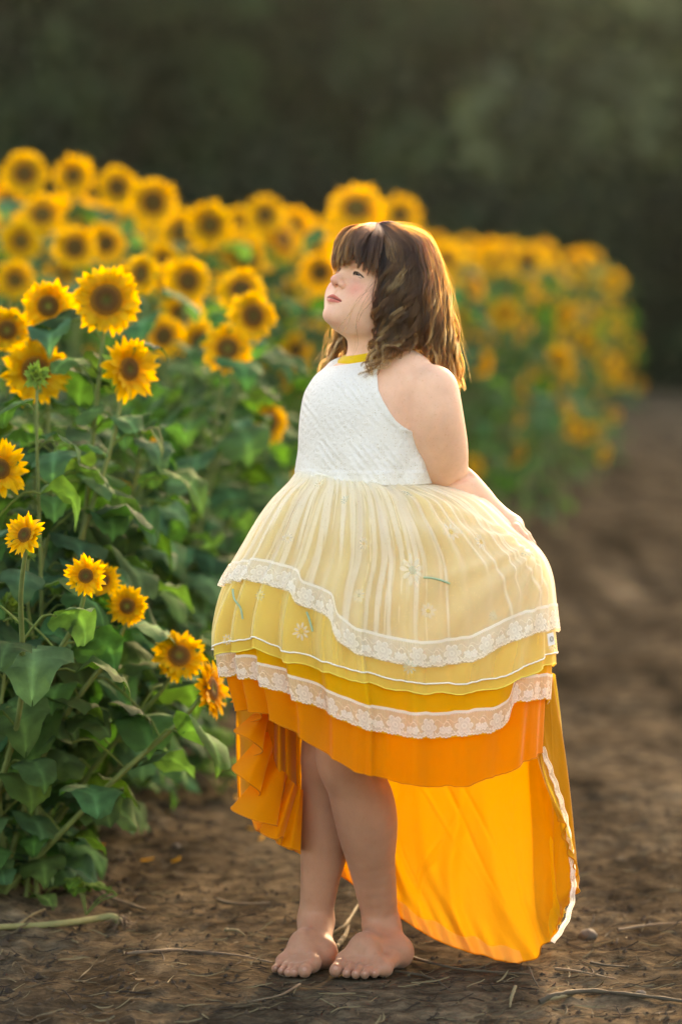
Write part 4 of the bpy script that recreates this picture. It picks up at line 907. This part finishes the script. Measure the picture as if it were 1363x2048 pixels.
# ---------------- sunflowers ----------------
M_petal = leafy('petal', None, .38, .55, .25, .10, 30, (1.0, .92, .6)); M_leaf = leafy('leaf', None, .30, .8, .05, .28, 22, (1.3, 1.7, .5)); M_stem = leafy('stem', None, .05, .6, .3, .2, 30); M_sep = leafy('sepal', None, .25, .55, .3, .2, 40)
k = NT('seed_disc'); vz = k.n('TexVoronoi', {'Scale': 62.0, 'Vector': k.obj()}).outputs['Distance']
M_disc = k.out(k.n('BsdfPrincipled', {'Base Color': k.mix(1, k.attr().outputs[0], k.ramp(vz, [(0, (1.7, 1.6, 1.4)), (.45, (.5, .5, .5))]), 'MULTIPLY'), 'Roughness': .85, 'Specular IOR Level': .2, 'Normal': k.bump(vz, -.8, .06)}))
def petal_ring(m, r_, n, R0, R1, w, tilt, c0, c1, jit=1.0, z=0.0):
    for i in range(n):
        a = (i+r_.uniform(-.3, .3)*jit)*2*np.pi/n; L = (R1-R0)*r_.uniform(.80, 1.12); nu, nv = 9, 5; t = np.linspace(0, 1, nu)[:, None]; s = np.linspace(-1, 1, nv)[None, :]
        wd = w*r_.uniform(.8, 1.2)*(np.sin(np.pi*np.clip(t*.93+.07, 0, 1)**.85)**.75)
        tl = tilt+r_.normal(0, .16*jit); bend = r_.normal(-.12, .30*jit); tw = r_.normal(0, .35*jit); side = r_.normal(0, .10*jit)
        x = R0+L*t*np.cos(tl+bend*t); zz = z+L*t*np.sin(tl+bend*t)+(np.abs(s)**1.5)*wd*.45*r_.uniform(.3, 1.2)+s*wd*np.sin(tw*t); yy = s*wd+side*L*t**2
        ca, sa = math.cos(a), math.sin(a); V = np.stack([(x*ca-yy*sa), (x*sa+yy*ca), zz+0*s], -1).reshape(-1, 3)
        tt = np.broadcast_to(t, (nu, nv)).reshape(-1, 1); f = r_.uniform(.88, 1.08); C_ = (np.array(c0)*(1-sstep(0, .55, tt))+np.array(c1)*sstep(0, .55, tt))*f
        V = V; m.V.append(V); m.F.append(gridF(nu, nv)+m.n); m.n += len(V); m.C.append(C_)
def head_meshes(seed, Rd=.42, n=30, tilt=.12, green=1.0, jit=1.0):
    """flower head of radius 1 facing +Z"""
    r_ = np.random.default_rng(seed); m = MB()
    petal_ring(m, r_, n, Rd*.92, 1.0, .115, tilt, (.76, .32, .005), (.83, .50, .012), jit, -.02)
    petal_ring(m, r_, int(n*.75), Rd*.88, .90, .11, tilt+.20, (.76, .32, .005), (.84, .52, .014), jit, .01)
    pet = (np.concatenate(m.V), np.concatenate(m.F), np.concatenate(m.C))
    nu, nv = 40, 16; th = np.linspace(0, 2*np.pi, nu, endpoint=False)[:, None]; rr = np.linspace(0.001, 1, nv)[None, :]
    zz = .10*(1-rr**4)-.05*np.exp(-(rr/.3)**2)-.10*(rr >= 1); V = np.stack([Rd*1.02*rr*np.cos(th), Rd*1.02*rr*np.sin(th), zz+0*th], -1).reshape(-1, 3)
    q_ = np.broadcast_to(rr, (nu, nv)).reshape(-1, 1)
    C_ = np.array([.17, .19, .03])*green*np.exp(-(q_/.30)**2)+np.array([.13, .055, .012])*(1-np.exp(-(q_/.30)**2))*(1-sstep(.55, .85, q_))+np.array([.34, .15, .012])*sstep(.55, .9, q_)
    dsc = (V, gridF(nu, nv, True), C_)
    m = MB(); 
    for k_ in range(2): petal_ring(m, r_, 13, Rd*.55, .82-.1*k_, .10, -.18-.15*k_, (.07, .15, .035), (.09, .20, .045), 1.2, -.07-.03*k_)
    nu = 16; V = [np.array([[Rd*.95*f*math.cos(t), Rd*.95*f*math.sin(t), z_] for f, z_ in ((1, -.05), (.8, -.16), (.35, -.24), (.12, -.30))]) for t in np.linspace(0, 2*np.pi, nu, endpoint=False)]
    m.add(np.concatenate(V), gridF(nu, 4, True), (.07, .14, .035)); sep = (np.concatenate(m.V), np.concatenate(m.F), np.concatenate(m.C))
    return pet, dsc, sep
def leaf_add(m, r_, base, az, L, droop, c, pet_len=.07, fold=.25, roll=0.0):
    """petiole and heart-shaped blade leaving `base` towards azimuth az"""
    d = np.array([math.cos(az), math.sin(az), 0]); s_ = np.array([-math.sin(az), math.cos(az), 0]); up = np.array([0, 0, 1.])
    p1 = base+d*pet_len*.6+up*pet_len*.55; p2 = base+d*pet_len+up*pet_len*.50
    a, b = tube(cr([base, p1, p2], np.linspace(0, 1, 5)), .0026, 5); m.add(a, b, np.array([.13, .19, .06]))
    nu, nv = 11, 9; t = np.linspace(0, 1, nu)[:, None]; s = np.linspace(-1, 1, nv)[None, :]
    el = .35-droop*t; ds = L/nu; X = np.cumsum(np.cos(el)*ds, 0); Zz = np.cumsum(np.sin(el)*ds, 0)
    w = L*.48*np.sin(np.pi*np.clip(t, 0, 1)**.62)**.85*(1-.25*t)+.002
    back = L*.10*np.abs(s)**1.2*(1-t)**4       # heart lobes reach back past the petiole
    fo = fold+r_.normal(0, .12); ed = .018*np.sin(t*11+r_.uniform(0, 6))*np.abs(s)**2+.006*np.sin(t*26+s*3)
    yy = s*w*math.cos(fo); zz = Zz+np.abs(s)*w*math.sin(fo)+ed*L*4+s*w*math.sin(roll)-np.abs(s)**3*w*.25; vein = .0022*np.abs(np.sin(t*15+np.abs(s)*3.5))*(1-np.abs(s))
    V = p2+d*(X-back)[..., None]+s_*(yy+0*t)[..., None]+up*(zz+vein)[..., None]
    C_ = c[None, None, :]*((.82+.75*(1-np.abs(s))**7+.16*np.sin(t*15+np.abs(s)*3.5))[..., None])
    m.V.append(V.reshape(-1, 3)); m.F.append(gridF(nu, nv)+m.n); m.n += nu*nv; m.C.append(C_.reshape(-1, 3))
def leafcol(r_): return np.array([.050, .125, .048])*r_.uniform(.6, 1.6)*np.array([r_.uniform(.75, 1.35), 1, r_.uniform(.7, 1.5)])
def plant_body(m_s, m_l, r_, base, neck, nl, L0=.14, low=.03, hi=.80, azm=None, rst=.0085):
    mid = (base+neck)/2+np.array([r_.normal(0, .03), r_.normal(0, .03), 0]); top = neck+np.array([0, 0, -.0]); p3 = neck*.8+base*.2; p3 = np.array([p3[0]*.5+neck[0]*.5, p3[1]*.5+neck[1]*.5, base[2]+(neck[2]-base[2])*.86])
    C_ = cr([base+np.array([0, 0, -.03]), mid, p3, top], np.linspace(0, 1, 24)); a, b = tube(C_, np.interp(np.linspace(0, 1, 24), [0, 1], [rst, rst*.55]), 7); m_s.add(a, b, (.14, .20, .065))
    az = r_.uniform(0, 6.28)
    for i in range(nl):
        t = low+(hi-low)*(i+r_.uniform(-.3, .3))/nl; p_ = cr(C_, np.array([np.clip(t, 0, 1)]))[0]; az += 2.4+r_.normal(0, .3); sz = L0*r_.uniform(.75, 1.25)*(1-.35*max(0, t-.55)/.45)*(.75 if t < .2 else 1)
        leaf_add(m_l, r_, p_, az, sz, r_.uniform(1.1, 2.3), leafcol(r_), sz*r_.uniform(.4, .75), r_.uniform(.05, .5), r_.normal(0, .3))
    return C_
camP = np.array([0, -CAMD, CAMZ])
def aim(yaw, pitch):
    """facing direction: yaw 0 looks at the camera, + turns towards picture right; pitch + looks up"""
    y, p_ = rad(yaw), rad(pitch); return np.array([math.sin(y)*math.cos(p_), -math.cos(y)*math.cos(p_), math.sin(p_)])
HP = [head_meshes(s_, rd, n_, tl, g_, j_) for s_, rd, n_, tl, g_, j_ in ((1, .43, 32, .10, 1.0, 1.0), (2, .40, 30, .2, 1.2, .8), (3, .45, 34, .05, .5, 1.1), (4, .36, 24, .15, .6, 1.3))]
HMESH = []
def head_objs(kind, parent, loc, direction, R, spin=0.0):
    while len(HMESH) <= kind:
        i = len(HMESH); tmp = [mesh(nm, V, F, mt, None, col=C_) for nm, (V, F, C_), mt in (('flower_head', HP[i][0], M_petal), ('seed_disc', HP[i][1], M_disc), ('sepals', HP[i][2], M_sep))]
        HMESH.append([t_.data for t_ in tmp]); [bpy.data.objects.remove(t_) for t_ in tmp]
    q_ = Vector(direction).to_track_quat('Z', 'Y').to_matrix().to_4x4()@Matrix.Rotation(spin, 4, 'Z')@Matrix.Scale(R, 4)
    fh = link(bpy.data.objects.new('flower_head', HMESH[kind][0]), parent); fh.matrix_local = Matrix.Translation(Vector(loc))@q_
    for j, nm in ((1, 'seed_disc'), (2, 'sepals')): link(bpy.data.objects.new(nm, HMESH[kind][j]), fh)
    return fh
def sunflower(px, py, rpx, rr, yaw, pitch, label, kind=0, nl=11, basex=None, group=None, stemR=.0070, L0=.14, bx=0.0):
    Yd = rr*FPX/rpx-CAMD; c_ = P(px, py, Yd); d = aim(yaw, pitch); rr_s = np.random.default_rng(int(px*7+py))
    x0 = min(c_[0]+bx, float(xedge(Yd))-.02) if basex is None else basex
    by = max(Yd+rr_s.uniform(.02, .15), .55); b0 = np.array([x0, by, 0]); b0[2] = float(gh(b0[0], b0[1]))
    root = empty('sunflower', b0, label=label, cat='sunflower', group=group or 'sunflowers growing along the track')
    ms, ml = MB(), MB(); neck = c_-b0-d*rr*.30; plant_body(ms, ml, rr_s, np.zeros(3), neck, int(nl*1.35), L0, rst=stemR, hi=.62 if py > 1000 else .82)
    ms.build('stem', M_stem, root); ml.build('foliage', M_leaf, root); head_objs(kind, root, c_-b0, d, rr, rr_s.uniform(0, 6))
    return root
NEAR = [(213, 600, 76, .082, 4, 8, 'largest sharp sunflower with broad brown disc, above the drooping side-turned one', 2, 12),
 (97, 612, 58, .064, 6, 5, 'round sunflower with small green centre directly left of the largest one', 1, 11),
 (14, 660, 50, .056, 10, 0, 'half cut-off sunflower at the left frame edge above the one with a bud', 0, 10),
 (72, 742, 73, .080, 10, -4, 'big ragged sunflower with a green bud in front of its disc', 0, 12),
 (258, 738, 70, .075, 40, 4, 'sunflower turned to the right with narrow oval disc on a slanting stem', 3, 8),
 (0, 938, 62, .062, 22, 8, 'cut-off sunflower at the left frame edge halfway down the plants', 3, 9),
 (50, 1070, 47, .044, -28, 20, 'small sharp sunflower tilted up, low at the left frame edge', 3, 9),
 (172, 1152, 45, .044, 0, 15, 'small pointed sunflower with pale disc in front of another bloom', 3, 9),
 (205, 1160, 40, .0415, 25, 5, 'little bloom half hidden behind the small pointed sunflower', 1, 6),
 (255, 1212, 44, .0455, -8, 0, 'small oval sunflower with a green leaf over its top', 1, 9),
 (358, 1312, 58, .0605, 10, 28, 'low sunflower looking upward left of the orange hem', 0, 9),
 (424, 1378, 62, .0635, 68, 10, 'sunflower seen edge-on beside the orange hem', 0, 7),
 (290, 880, 36, .044, 40, 62, 'small sunflower seen from the side with petals pointing up', 3, 8),
 (205, 1052, 44, .055, 30, 40, 'orange bloom half hidden by leaves behind the small low sunflower', 0, 8),
 (240, 1062, 50, .062, -20, 55, 'drooping bloom partly covered by a pale leaf', 0, 7),
 (238, 978, 26, .034, 10, 60, 'little bloom peeking out of the middle leaves', 3, 6),
 (540, 845, 50, .066, 48, 0, 'lone narrow sunflower turned sideways, left of the bodice', 0, 12),
 (455, 697, 55, .070, 6, 4, 'round sunflower with green-brown disc below the overlapping pair', 0, 12),
 (505, 632, 56, .072, 28, 4, 'front bloom of the overlapping pair left of the face', 2, 12),
 (482, 580, 52, .071, -5, 20, 'rear bloom of the overlapping pair left of the face', 2, 11),
 (398, 683, 50, .072, -35, 0, 'sunflower squeezed left of the round green-brown one', 0, 10),
 (328, 672, 48, .068, -15, 8, 'blurred sunflower just right of the side-turned one', 2, 10),
 (362, 628, 50, .074, 5, 5, 'blurred sunflower above the squeezed one', 0, 10),
 (375, 562, 52, .076, 18, 5, 'blurred front sunflower of a tight trio below the top row', 2, 10),
 (338, 562, 44, .066, -30, 10, 'blurred middle sunflower of the tight trio', 2, 10),
 (283, 548, 46, .062, -40, 5, 'sunflower half behind the petals of the largest one', 0, 10),
 (42, 482, 46, .076, 10, 0, 'blurred sunflower near the left edge, second row down', 1, 10),
 (150, 495, 50, .080, 5, 5, 'blurred sunflower left of its touching neighbour in the second row', 2, 10),
 (212, 487, 45, .074, 12, 5, 'blurred sunflower touching its left neighbour in the second row', 2, 10),
 (85, 430, 50, .084, 0, 20, 'blurred dark-faced sunflower between the first and second rows', 0, 10),
 (50, 348, 52, .090, 5, 10, 'blurred topmost sunflower nearest the left frame edge', 2, 10),
 (147, 352, 45, .080, -5, 5, 'blurred round sunflower second in the top row', 1, 10),
 (235, 375, 46, .082, 10, 8, 'blurred sunflower third in the top row', 2, 10),
 (306, 405, 55, .094, 0, 0, 'large blurred sunflower with ragged petals in the top row', 2, 10),
 (420, 450, 52, .090, 5, 0, 'blurred round sunflower right of the large ragged one', 0, 10),
 (478, 447, 38, .076, 0, 5, 'small blurred sunflower between two rounder ones', 2, 9),
 (530, 430, 44, .086, 10, 5, 'blurred sunflower in the top row left of the head', 0, 9),
 (586, 452, 42, .084, -5, 5, 'blurred round sunflower below the top row left of the head', 0, 9),
 (712, 418, 62, .110, 0, 30, 'tall ragged sunflower rising just above the hair', 0, 10),
 (640, 545, 46, .086, 5, 0, 'blurred sunflower touching the fringe', 2, 9),
 (625, 470, 40, .086, 10, 8, 'blurred sunflower between the fringe and the tall ragged one', 0, 9),
 (800, 430, 46, .105, 10, 10, 'blurred sunflower behind the crown of the head', 0, 8),
 (30, 560, 44, .07, 20, 0, 'dim blurred sunflower above the cut-off one', 0, 9), (325, 520, 42, .070, 30, 10, 'dark turned head between trio and large ragged sunflower', 3, 9),
 (590, 700, 40, .075, 30, 0, 'blurred bloom behind the chin', 2, 9), (590, 760, 36, .07, 20, -10, 'dim bloom low behind the shoulder', 1, 9), (20, 395, 40, .08, 0, 0, 'blurred bloom under the topmost left sunflower', 1, 8)]
for q_ in NEAR: sunflower(*q_)
# green bud hanging in front of the ragged sunflower, and two more
def bud(px, py, R, Yd, label, d=(0, -1, .1), base=None):
    c_ = P(px, py, Yd); r_ = np.random.default_rng(int(px+py)); b0 = np.array([c_[0]-.03 if base is None else base, max(Yd, .55), 0.]); b0[2] = float(gh(b0[0], b0[1])); root = empty('sunflower_bud', b0, label=label, cat='flower bud', group='unopened sunflower buds')
    ms, ml = MB(), MB(); dd = np.array(d, float); dd /= np.linalg.norm(dd); plant_body(ms, ml, r_, np.zeros(3), c_-b0-dd*R*.3, 9, .12, rst=.005, hi=.85); ms.build('stem', M_stem, root); ml.build('foliage', M_leaf, root)
    m = MB(); petal_ring(m, r_, 16, .25, 1.15, .16, .75, (.10, .22, .04), (.16, .30, .06), .8); petal_ring(m, r_, 12, .10, .75, .12, 1.15, (.14, .26, .04), (.22, .34, .05), .8, .25); petal_ring(m, r_, 14, .3, 1.25, .12, .2, (.08, .18, .035), (.12, .25, .05), 1.3, -.1)
    nu = 18; V = [np.array([[f*math.cos(t), f*math.sin(t), z_] for f, z_ in ((.01, .42), (.25, .40), (.42, .25), (.50, .0), (.4, -.2), (.15, -.32))]) for t in np.linspace(0, 2*np.pi, nu, endpoint=False)]
    m.add(np.concatenate(V), gridF(nu, 6, True), (.13, .20, .03)); o_ = m.build('bud', M_sep, root); o_.matrix_local = Matrix.Translation(Vector(c_-b0))@Vector(dd).to_track_quat('Z', 'Y').to_matrix().to_4x4()@Matrix.Scale(R, 4)
bud(74, 752, .027, .35, 'spiky green bud hanging before the ragged sunflower'); bud(18, 1215, .030, .35, 'large spiky green bud at the left frame edge under the small sunflower', (.5, -.6, .5)); bud(58, 1112, .016, .4, 'tiny green bud just below the small sunflower', (.3, -.4, 1.))
bud(105, 1590, .02, .6, 'small bud with a speck of yellow near the ground', (.1, -.6, .8))
# leafy filler stems along the front of the row (young side shoots without bloom)
rf = np.random.default_rng(44); nfil = 0
shoot_lab = 'leafy flowerless sunflower shoot in the dense green front of the row'
for i in range(48):
    Yd = (.62+i*.08 if i < 34 else .56+rf.uniform(0, .9))+rf.uniform(-.04, .04); x0 = float(xedge(Yd))-rf.uniform(.0, .30); b0 = np.array([x0, Yd, float(gh(x0, Yd))]); root = empty('sunflower_shoot', b0, label=shoot_lab, cat='plant', group='flowerless leafy shoots in the row')
    ms, ml = MB(), MB(); hgt = rf.uniform(.40, 1.0) if i < 34 else rf.uniform(.22, .5); lean = rf.uniform(-.05, .22) if x0 > xedge(Yd)-.15 else rf.normal(0, .08)
    plant_body(ms, ml, rf, np.zeros(3), np.array([lean, -.05+rf.normal(0, .08), hgt]), int(16+hgt*14), .14, .05, 1.0, rst=.007); ms.build('stem', M_stem, root); ml.build('foliage', M_leaf, root)
# the rest of the field: copies of four grown plants
PR = []
for i in range(5):
    r_ = np.random.default_rng(100+i); ms, ml = MB(), MB(); nk_ = np.array([r_.normal(0, .05), -.06, .965]); plant_body(ms, ml, r_, np.zeros(3), nk_, 18, .12, .08, .84, rst=.0065)
    a_o, b_o = ms.build('stem', M_stem), ml.build('foliage', M_leaf); PR.append((a_o.data, b_o.data, nk_)); bpy.data.objects.remove(a_o); bpy.data.objects.remove(b_o)
ZL = [(11.5, 'blurred sunflower in the packed crowd behind the girl, mid distance'), (60, 'strongly blurred sunflower in the far end of the row')]
pts = []
yy = 1.3
while yy < 24:
    e = float(xedge(yy)); row_n = int(2+(e+.11*(yy+5.7)+.3)/.30)
    for j in range(min(row_n, 11)):
        x = e-.05-j*.30+rf.normal(0, .07); y = yy+rf.normal(0, .1)
        if x < -.125*(y+5.7)-.3: continue
        pts.append((x, y, j))
    yy += .34 if yy < 8 else .46
pts = [p_ for p_ in pts if not (p_[1] < 4.0 and p_[2] == 0 and rf.random() < .3)]
print('field plants', len(pts))
if len(pts) > 253: pts = [pts[i] for i in sorted(rf.choice(len(pts), 253, replace=False))]
for x, y, j in pts:
    i = int(rf.integers(5)); dist = y+CAMD
    zt = np.interp(y, [1, 4, 10, 22], [1.42, 1.66, 1.74, 1.74])+rf.normal(0, .07); 
    zt += .10*(j > 1)
    z0 = float(gh(x, y)); hgt = zt-z0
    if y < 5.5: hgt *= .74+.03*y*.5
    if rf.random() < .18: hgt *= rf.uniform(.62, .9)
    root = empty('sunflower', (x, y, z0), label=ZL[0][1] if y < ZL[0][0] else ZL[1][1], cat='sunflower', group='blurred crowd of sunflowers, '+('mid' if y < ZL[0][0] else 'far'))
    st_ = link(bpy.data.objects.new('stem', PR[i][0]), root); fo_ = link(bpy.data.objects.new('foliage', PR[i][1]), root); a_ = rf.uniform(-.6, .6)
    for o_ in (st_, fo_): o_.scale = (hgt*.8+.2, hgt*.8+.2, hgt)
    fo_.rotation_euler = (0, 0, 0)
    for _ in range(12):
        if proj(np.array([x, y, z0+hgt+.08]))[1] > np.interp(proj(np.array([x, y, 1.]))[0], [0, 300, 600, 700, 900, 1100, 1300], [345, 385, 410, 415, 455, 462, 520]): break
        hgt *= .97
    for o_ in (st_, fo_): o_.scale = (hgt*.8+.2, hgt*.8+.2, hgt)
    nk_ = PR[i][2]*np.array([hgt*.8+.2, hgt*.8+.2, hgt]); d = aim(rf.normal(10, 18), rf.normal(8, 12)); R = rf.uniform(.085, .118); c_ = nk_+d*R*.30
    def free(cw, Rw):
        px, py = proj(np.array(cw)); rp = Rw*FPX/(cw[1]+CAMD)
        if y > 5.5: return True
        if py > 700: return False
        return all(math.hypot(px-q_[0], py-q_[1]) > .85*(rp+q_[2]) for q_ in NEAR)
    if free(np.array([x, y, z0])+c_, R): head_objs(int(rf.integers(3)), root, c_, d, R, rf.uniform(0, 6))
    for b_ in range(3 if y > 4 else 1):
        d = aim(rf.normal(10, 20), rf.normal(8, 12)); R2 = R*rf.uniform(.7, .95); a_ = nk_*np.array([1, 1, rf.uniform(.66, .96)]); sgn = (1, -1, 1)[b_]; c2 = a_+np.array([sgn*rf.uniform(.05, .20), -rf.uniform(.03, .16), rf.uniform(-.02, .06)])
        if not free(np.array([x, y, z0])+c2, R2) or rf.random() < .15: continue
        m_ = MB(); q1, q2 = tube(cr([a_*np.array([.8, .8, .93]), (a_+c2)/2+np.array([0, 0, -.01]), c2-d*R2*.3], np.linspace(0, 1, 8)), .004, 5); m_.add(q1, q2, (.14, .20, .065)).build('side_branch', M_stem, root); head_objs(int(rf.integers(3)), root, c2, d, R2, rf.uniform(0, 6))
    if j <= 1 and y > 2.5:
        for b_ in range(2):
            if rf.random() < .4: continue
            d = aim(rf.normal(35, 25), rf.normal(-5, 14)); R2 = R*rf.uniform(.45, .75); a_ = nk_*np.array([1, 1, rf.uniform(.25, .62)]); c2 = a_+np.array([rf.uniform(.10, .24), -rf.uniform(.05, .18), rf.uniform(-.02, .06)])
            m_ = MB(); q1, q2 = tube(cr([a_*np.array([.8, .8, .93]), (a_+c2)/2, c2-d*R2*.3], np.linspace(0, 1, 8)), .004, 5); m_.add(q1, q2, (.14, .20, .065)).build('side_branch', M_stem, root); head_objs(int(rf.integers(3)), root, c2, d, R2, rf.uniform(0, 6))
# small sprigs on the soil
def sprig(px, py, h, n, label, L=.03, c=(.10, .22, .04)):
    b0 = gpt(px, py); r_ = np.random.default_rng(int(px)); root = empty('weed', b0, label=label, cat='weed', group='weeds on the path edge'); ms, ml = MB(), MB()
    for i in range(n):
        tp_ = np.array([r_.normal(0, h*.45), r_.normal(0, h*.3), h*r_.uniform(.5, 1)]); a, b = tube(cr([np.zeros(3), tp_*.5+np.array([0, 0, h*.12]), tp_], np.linspace(0, 1, 8)), .0016, 5); ms.add(a, b, (.12, .2, .06)); leaf_add(ml, r_, tp_, r_.uniform(0, 6.28), L*r_.uniform(.8, 1.3), r_.uniform(.2, 1.5), np.array(c)*r_.uniform(.7, 1.3), L*.3, .3)
    ms.build('stem', M_stem, root); ml.build('foliage', M_leaf, root)
sprig(172, 1830, .075, 5, 'small green seedling sprig beside the pulled stalk', .045); sprig(440, 1588, .085, 14, 'bright green weed at the path edge left of the orange ruffle', .06, (.13, .30, .05)); sprig(405, 1545, .10, 7, 'broad-leaved weed under the edge-on sunflower', .08, (.09, .2, .04)); sprig(250, 1600, .05, 5, 'small low weed against the soil bank', .035)
# ---------------- trees behind the field ----------------
M_bark = wood('bark', (.035, .028, .022), (.09, .075, .06), 6)
def tcol(name, c): 
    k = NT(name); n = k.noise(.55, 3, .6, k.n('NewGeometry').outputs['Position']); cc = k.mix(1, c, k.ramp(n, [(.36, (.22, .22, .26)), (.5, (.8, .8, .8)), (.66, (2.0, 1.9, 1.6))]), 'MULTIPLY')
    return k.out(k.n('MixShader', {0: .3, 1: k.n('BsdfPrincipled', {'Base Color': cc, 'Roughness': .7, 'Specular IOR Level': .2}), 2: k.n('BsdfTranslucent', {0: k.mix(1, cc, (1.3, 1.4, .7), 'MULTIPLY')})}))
M_pt = tcol('glow_tinted_leaves', (.11, .14, .08)); M_t = [tcol('dark_leaves', (.015, .034, .019)), tcol('mid_leaves', (.026, .056, .028)), tcol('olive_leaves', (.036, .064, .032))]  # first material: glow from the low sun is put into the leaf colour
def crown(seed, H_, Rw, z0, n=5200, ls=.20):
    r_ = np.random.default_rng(seed); nc = 46; cc = []
    for i in range(nc):
        z = z0+(H_-z0)*r_.random(); w = Rw*math.sqrt(max(.05, math.sin(math.pi*min(.97, .10+.85*(z-z0)/(H_-z0)))))*r_.uniform(.3, 1.0); a = r_.uniform(0, 6.28); cc.append((w*math.cos(a), w*math.sin(a), z, r_.uniform(.5, 1.2)*Rw*.42))
    cc = np.array(cc); k_ = r_.integers(nc, size=n); d = r_.normal(0, 1, (n, 3)); d /= np.linalg.norm(d, axis=1)[:, None]; c_ = cc[k_, :3]+d*(cc[k_, 3]*r_.uniform(.5, 1.05, n))[:, None]
    u = r_.normal(0, 1, (n, 3)); u /= np.linalg.norm(u, axis=1)[:, None]; v = np.cross(u, r_.normal(0, 1, (n, 3))); v /= np.linalg.norm(v, axis=1)[:, None]; s = (ls*r_.uniform(.5, 1.3, n))[:, None]
    V = np.stack([c_-u*s, c_+v*s*.5, c_+u*s, c_-v*s*.5], 1).reshape(-1, 3); return V, np.arange(4*n).reshape(-1, 4), cc
protos = []
for i, (H_, Rw, z0, n, ls) in enumerate([(14, 3.0, .5, 9000, .26), (12, 3.4, .3, 9000, .26), (16, 3.2, 1.0, 9500, .28), (4.2, 2.4, .0, 5000, .20)]):
    V, F, cc = crown(50+i, H_, Rw, z0, n, ls); o = mesh('crown', V, F, M_t[i % 3], smooth=False); protos.append([o.data, cc, H_]); bpy.data.objects.remove(o)
    m = MB(); a, b = tube(cr([(0, 0, -.2), (.1, .05, H_*.3), (-.1, .1, H_*.62), (.05, 0, H_*.9)], np.linspace(0, 1, 14)), np.interp(np.linspace(0, 1, 14), [0, 1], [.24, .05])*(H_/14), 9); m.add(a, b)
    for q_ in cc[::3]: a, b = tube(cr([(0, 0, max(.2, q_[2]*.55)), (q_[0]*.5, q_[1]*.5, q_[2]*.82), tuple(q_[:3])], np.linspace(0, 1, 6)), np.linspace(.09, .02, 6)*(H_/14), 6); m.add(a, b)
    o = m.build('trunk', M_bark); protos[-1].append(o.data); bpy.data.objects.remove(o)
rt2 = np.random.default_rng(77)
def tree(i, x, y, s, label, cat='tree', grp='dark trees closing off the field', name='tree', mat=None):
    root = empty(name, (x, y, 0), label=label, cat=cat, group=grp); c_ = link(bpy.data.objects.new('crown', protos[i][0]), root); t_ = link(bpy.data.objects.new('trunk', protos[i][3]), root)
    a = rt2.uniform(0, 6.28)
    if mat: c_.material_slots[0].link = 'OBJECT'; c_.material_slots[0].material = mat
    for o_ in (c_, t_): o_.scale = (s, s, s*rt2.uniform(.92, 1.1)); o_.rotation_euler = (0, 0, a)
TL = 'tall dark leafy tree in the blurred wall of trees behind the field'
TP = 'olive leafy tree with sun glow painted into its paler leaves, right end of the blurred tree wall'
for i in range(11):
    pl = i in (7, 8, 9, 10); tree(1 if i == 8 else int(rt2.integers(3)), -11+i*2.3+rt2.normal(0, .4), 60+rt2.normal(0, 1.0), rt2.uniform(.95, 1.15), TP if pl else TL, mat=M_pt if pl else None, grp='trees with sun glow painted into paler leaves' if pl else 'dark trees closing off the field')
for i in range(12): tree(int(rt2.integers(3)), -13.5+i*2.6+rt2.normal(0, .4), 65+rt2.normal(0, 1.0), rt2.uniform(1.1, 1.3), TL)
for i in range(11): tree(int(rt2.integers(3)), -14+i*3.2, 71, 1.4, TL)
for i in range(13): tree(3, -11+i*1.9+rt2.normal(0, .3), 56.5+rt2.normal(0, .6), rt2.uniform(.8, 1.1), 'dark bushy shrub at the foot of the blurred tree wall', 'shrub', 'shrubs along the foot of the trees', 'shrub')
for sgn in (-1, 1):
    for i in range(8):
        tree(int(rt2.integers(3)), sgn*(15.5+i*3.4)+rt2.normal(0, .4), 61+rt2.normal(0, 1.0), rt2.uniform(1.0, 1.15), TL)
        if i % 2 == 0: tree(int(rt2.integers(3)), sgn*(19+i*3.4)+rt2.normal(0, .4), 68, 1.25, TL)
        tree(3, sgn*(14.5+i*3.2), 56.5, rt2.uniform(.9, 1.2), 'dark bushy shrub at the foot of the blurred tree wall', 'shrub', 'shrubs along the foot of the trees', 'shrub')
# ---------------- warm air between the lens and the trees ----------------
hzm = bpy.data.materials.new('haze'); hzm.use_nodes = True; t_ = hzm.node_tree; t_.nodes.clear()
pv = t_.nodes.new('ShaderNodeVolumePrincipled'); pv.inputs['Color'].default_value = (.72, .96, .86, 1); pv.inputs['Density'].default_value = .00048; pv.inputs['Anisotropy'].default_value = .94
om = t_.nodes.new('ShaderNodeOutputMaterial'); t_.links.new(pv.outputs[0], om.inputs['Volume'])
x0, x1, y0, y1, z0, z1 = -60, 60, -9, 90, -1.5, 26
V = [(x0, y0, z0), (x1, y0, z0), (x1, y1, z0), (x0, y1, z0), (x0, y0, z1), (x1, y0, z1), (x1, y1, z1), (x0, y1, z1)]
tag(mesh('haze', V, [[0, 3, 2, 1], [4, 5, 6, 7], [0, 1, 5, 4], [1, 2, 6, 5], [2, 3, 7, 6], [3, 0, 4, 7]], hzm, smooth=False), kind='stuff', label='thin warm haze in the air')
cy.volume_bounces = 0
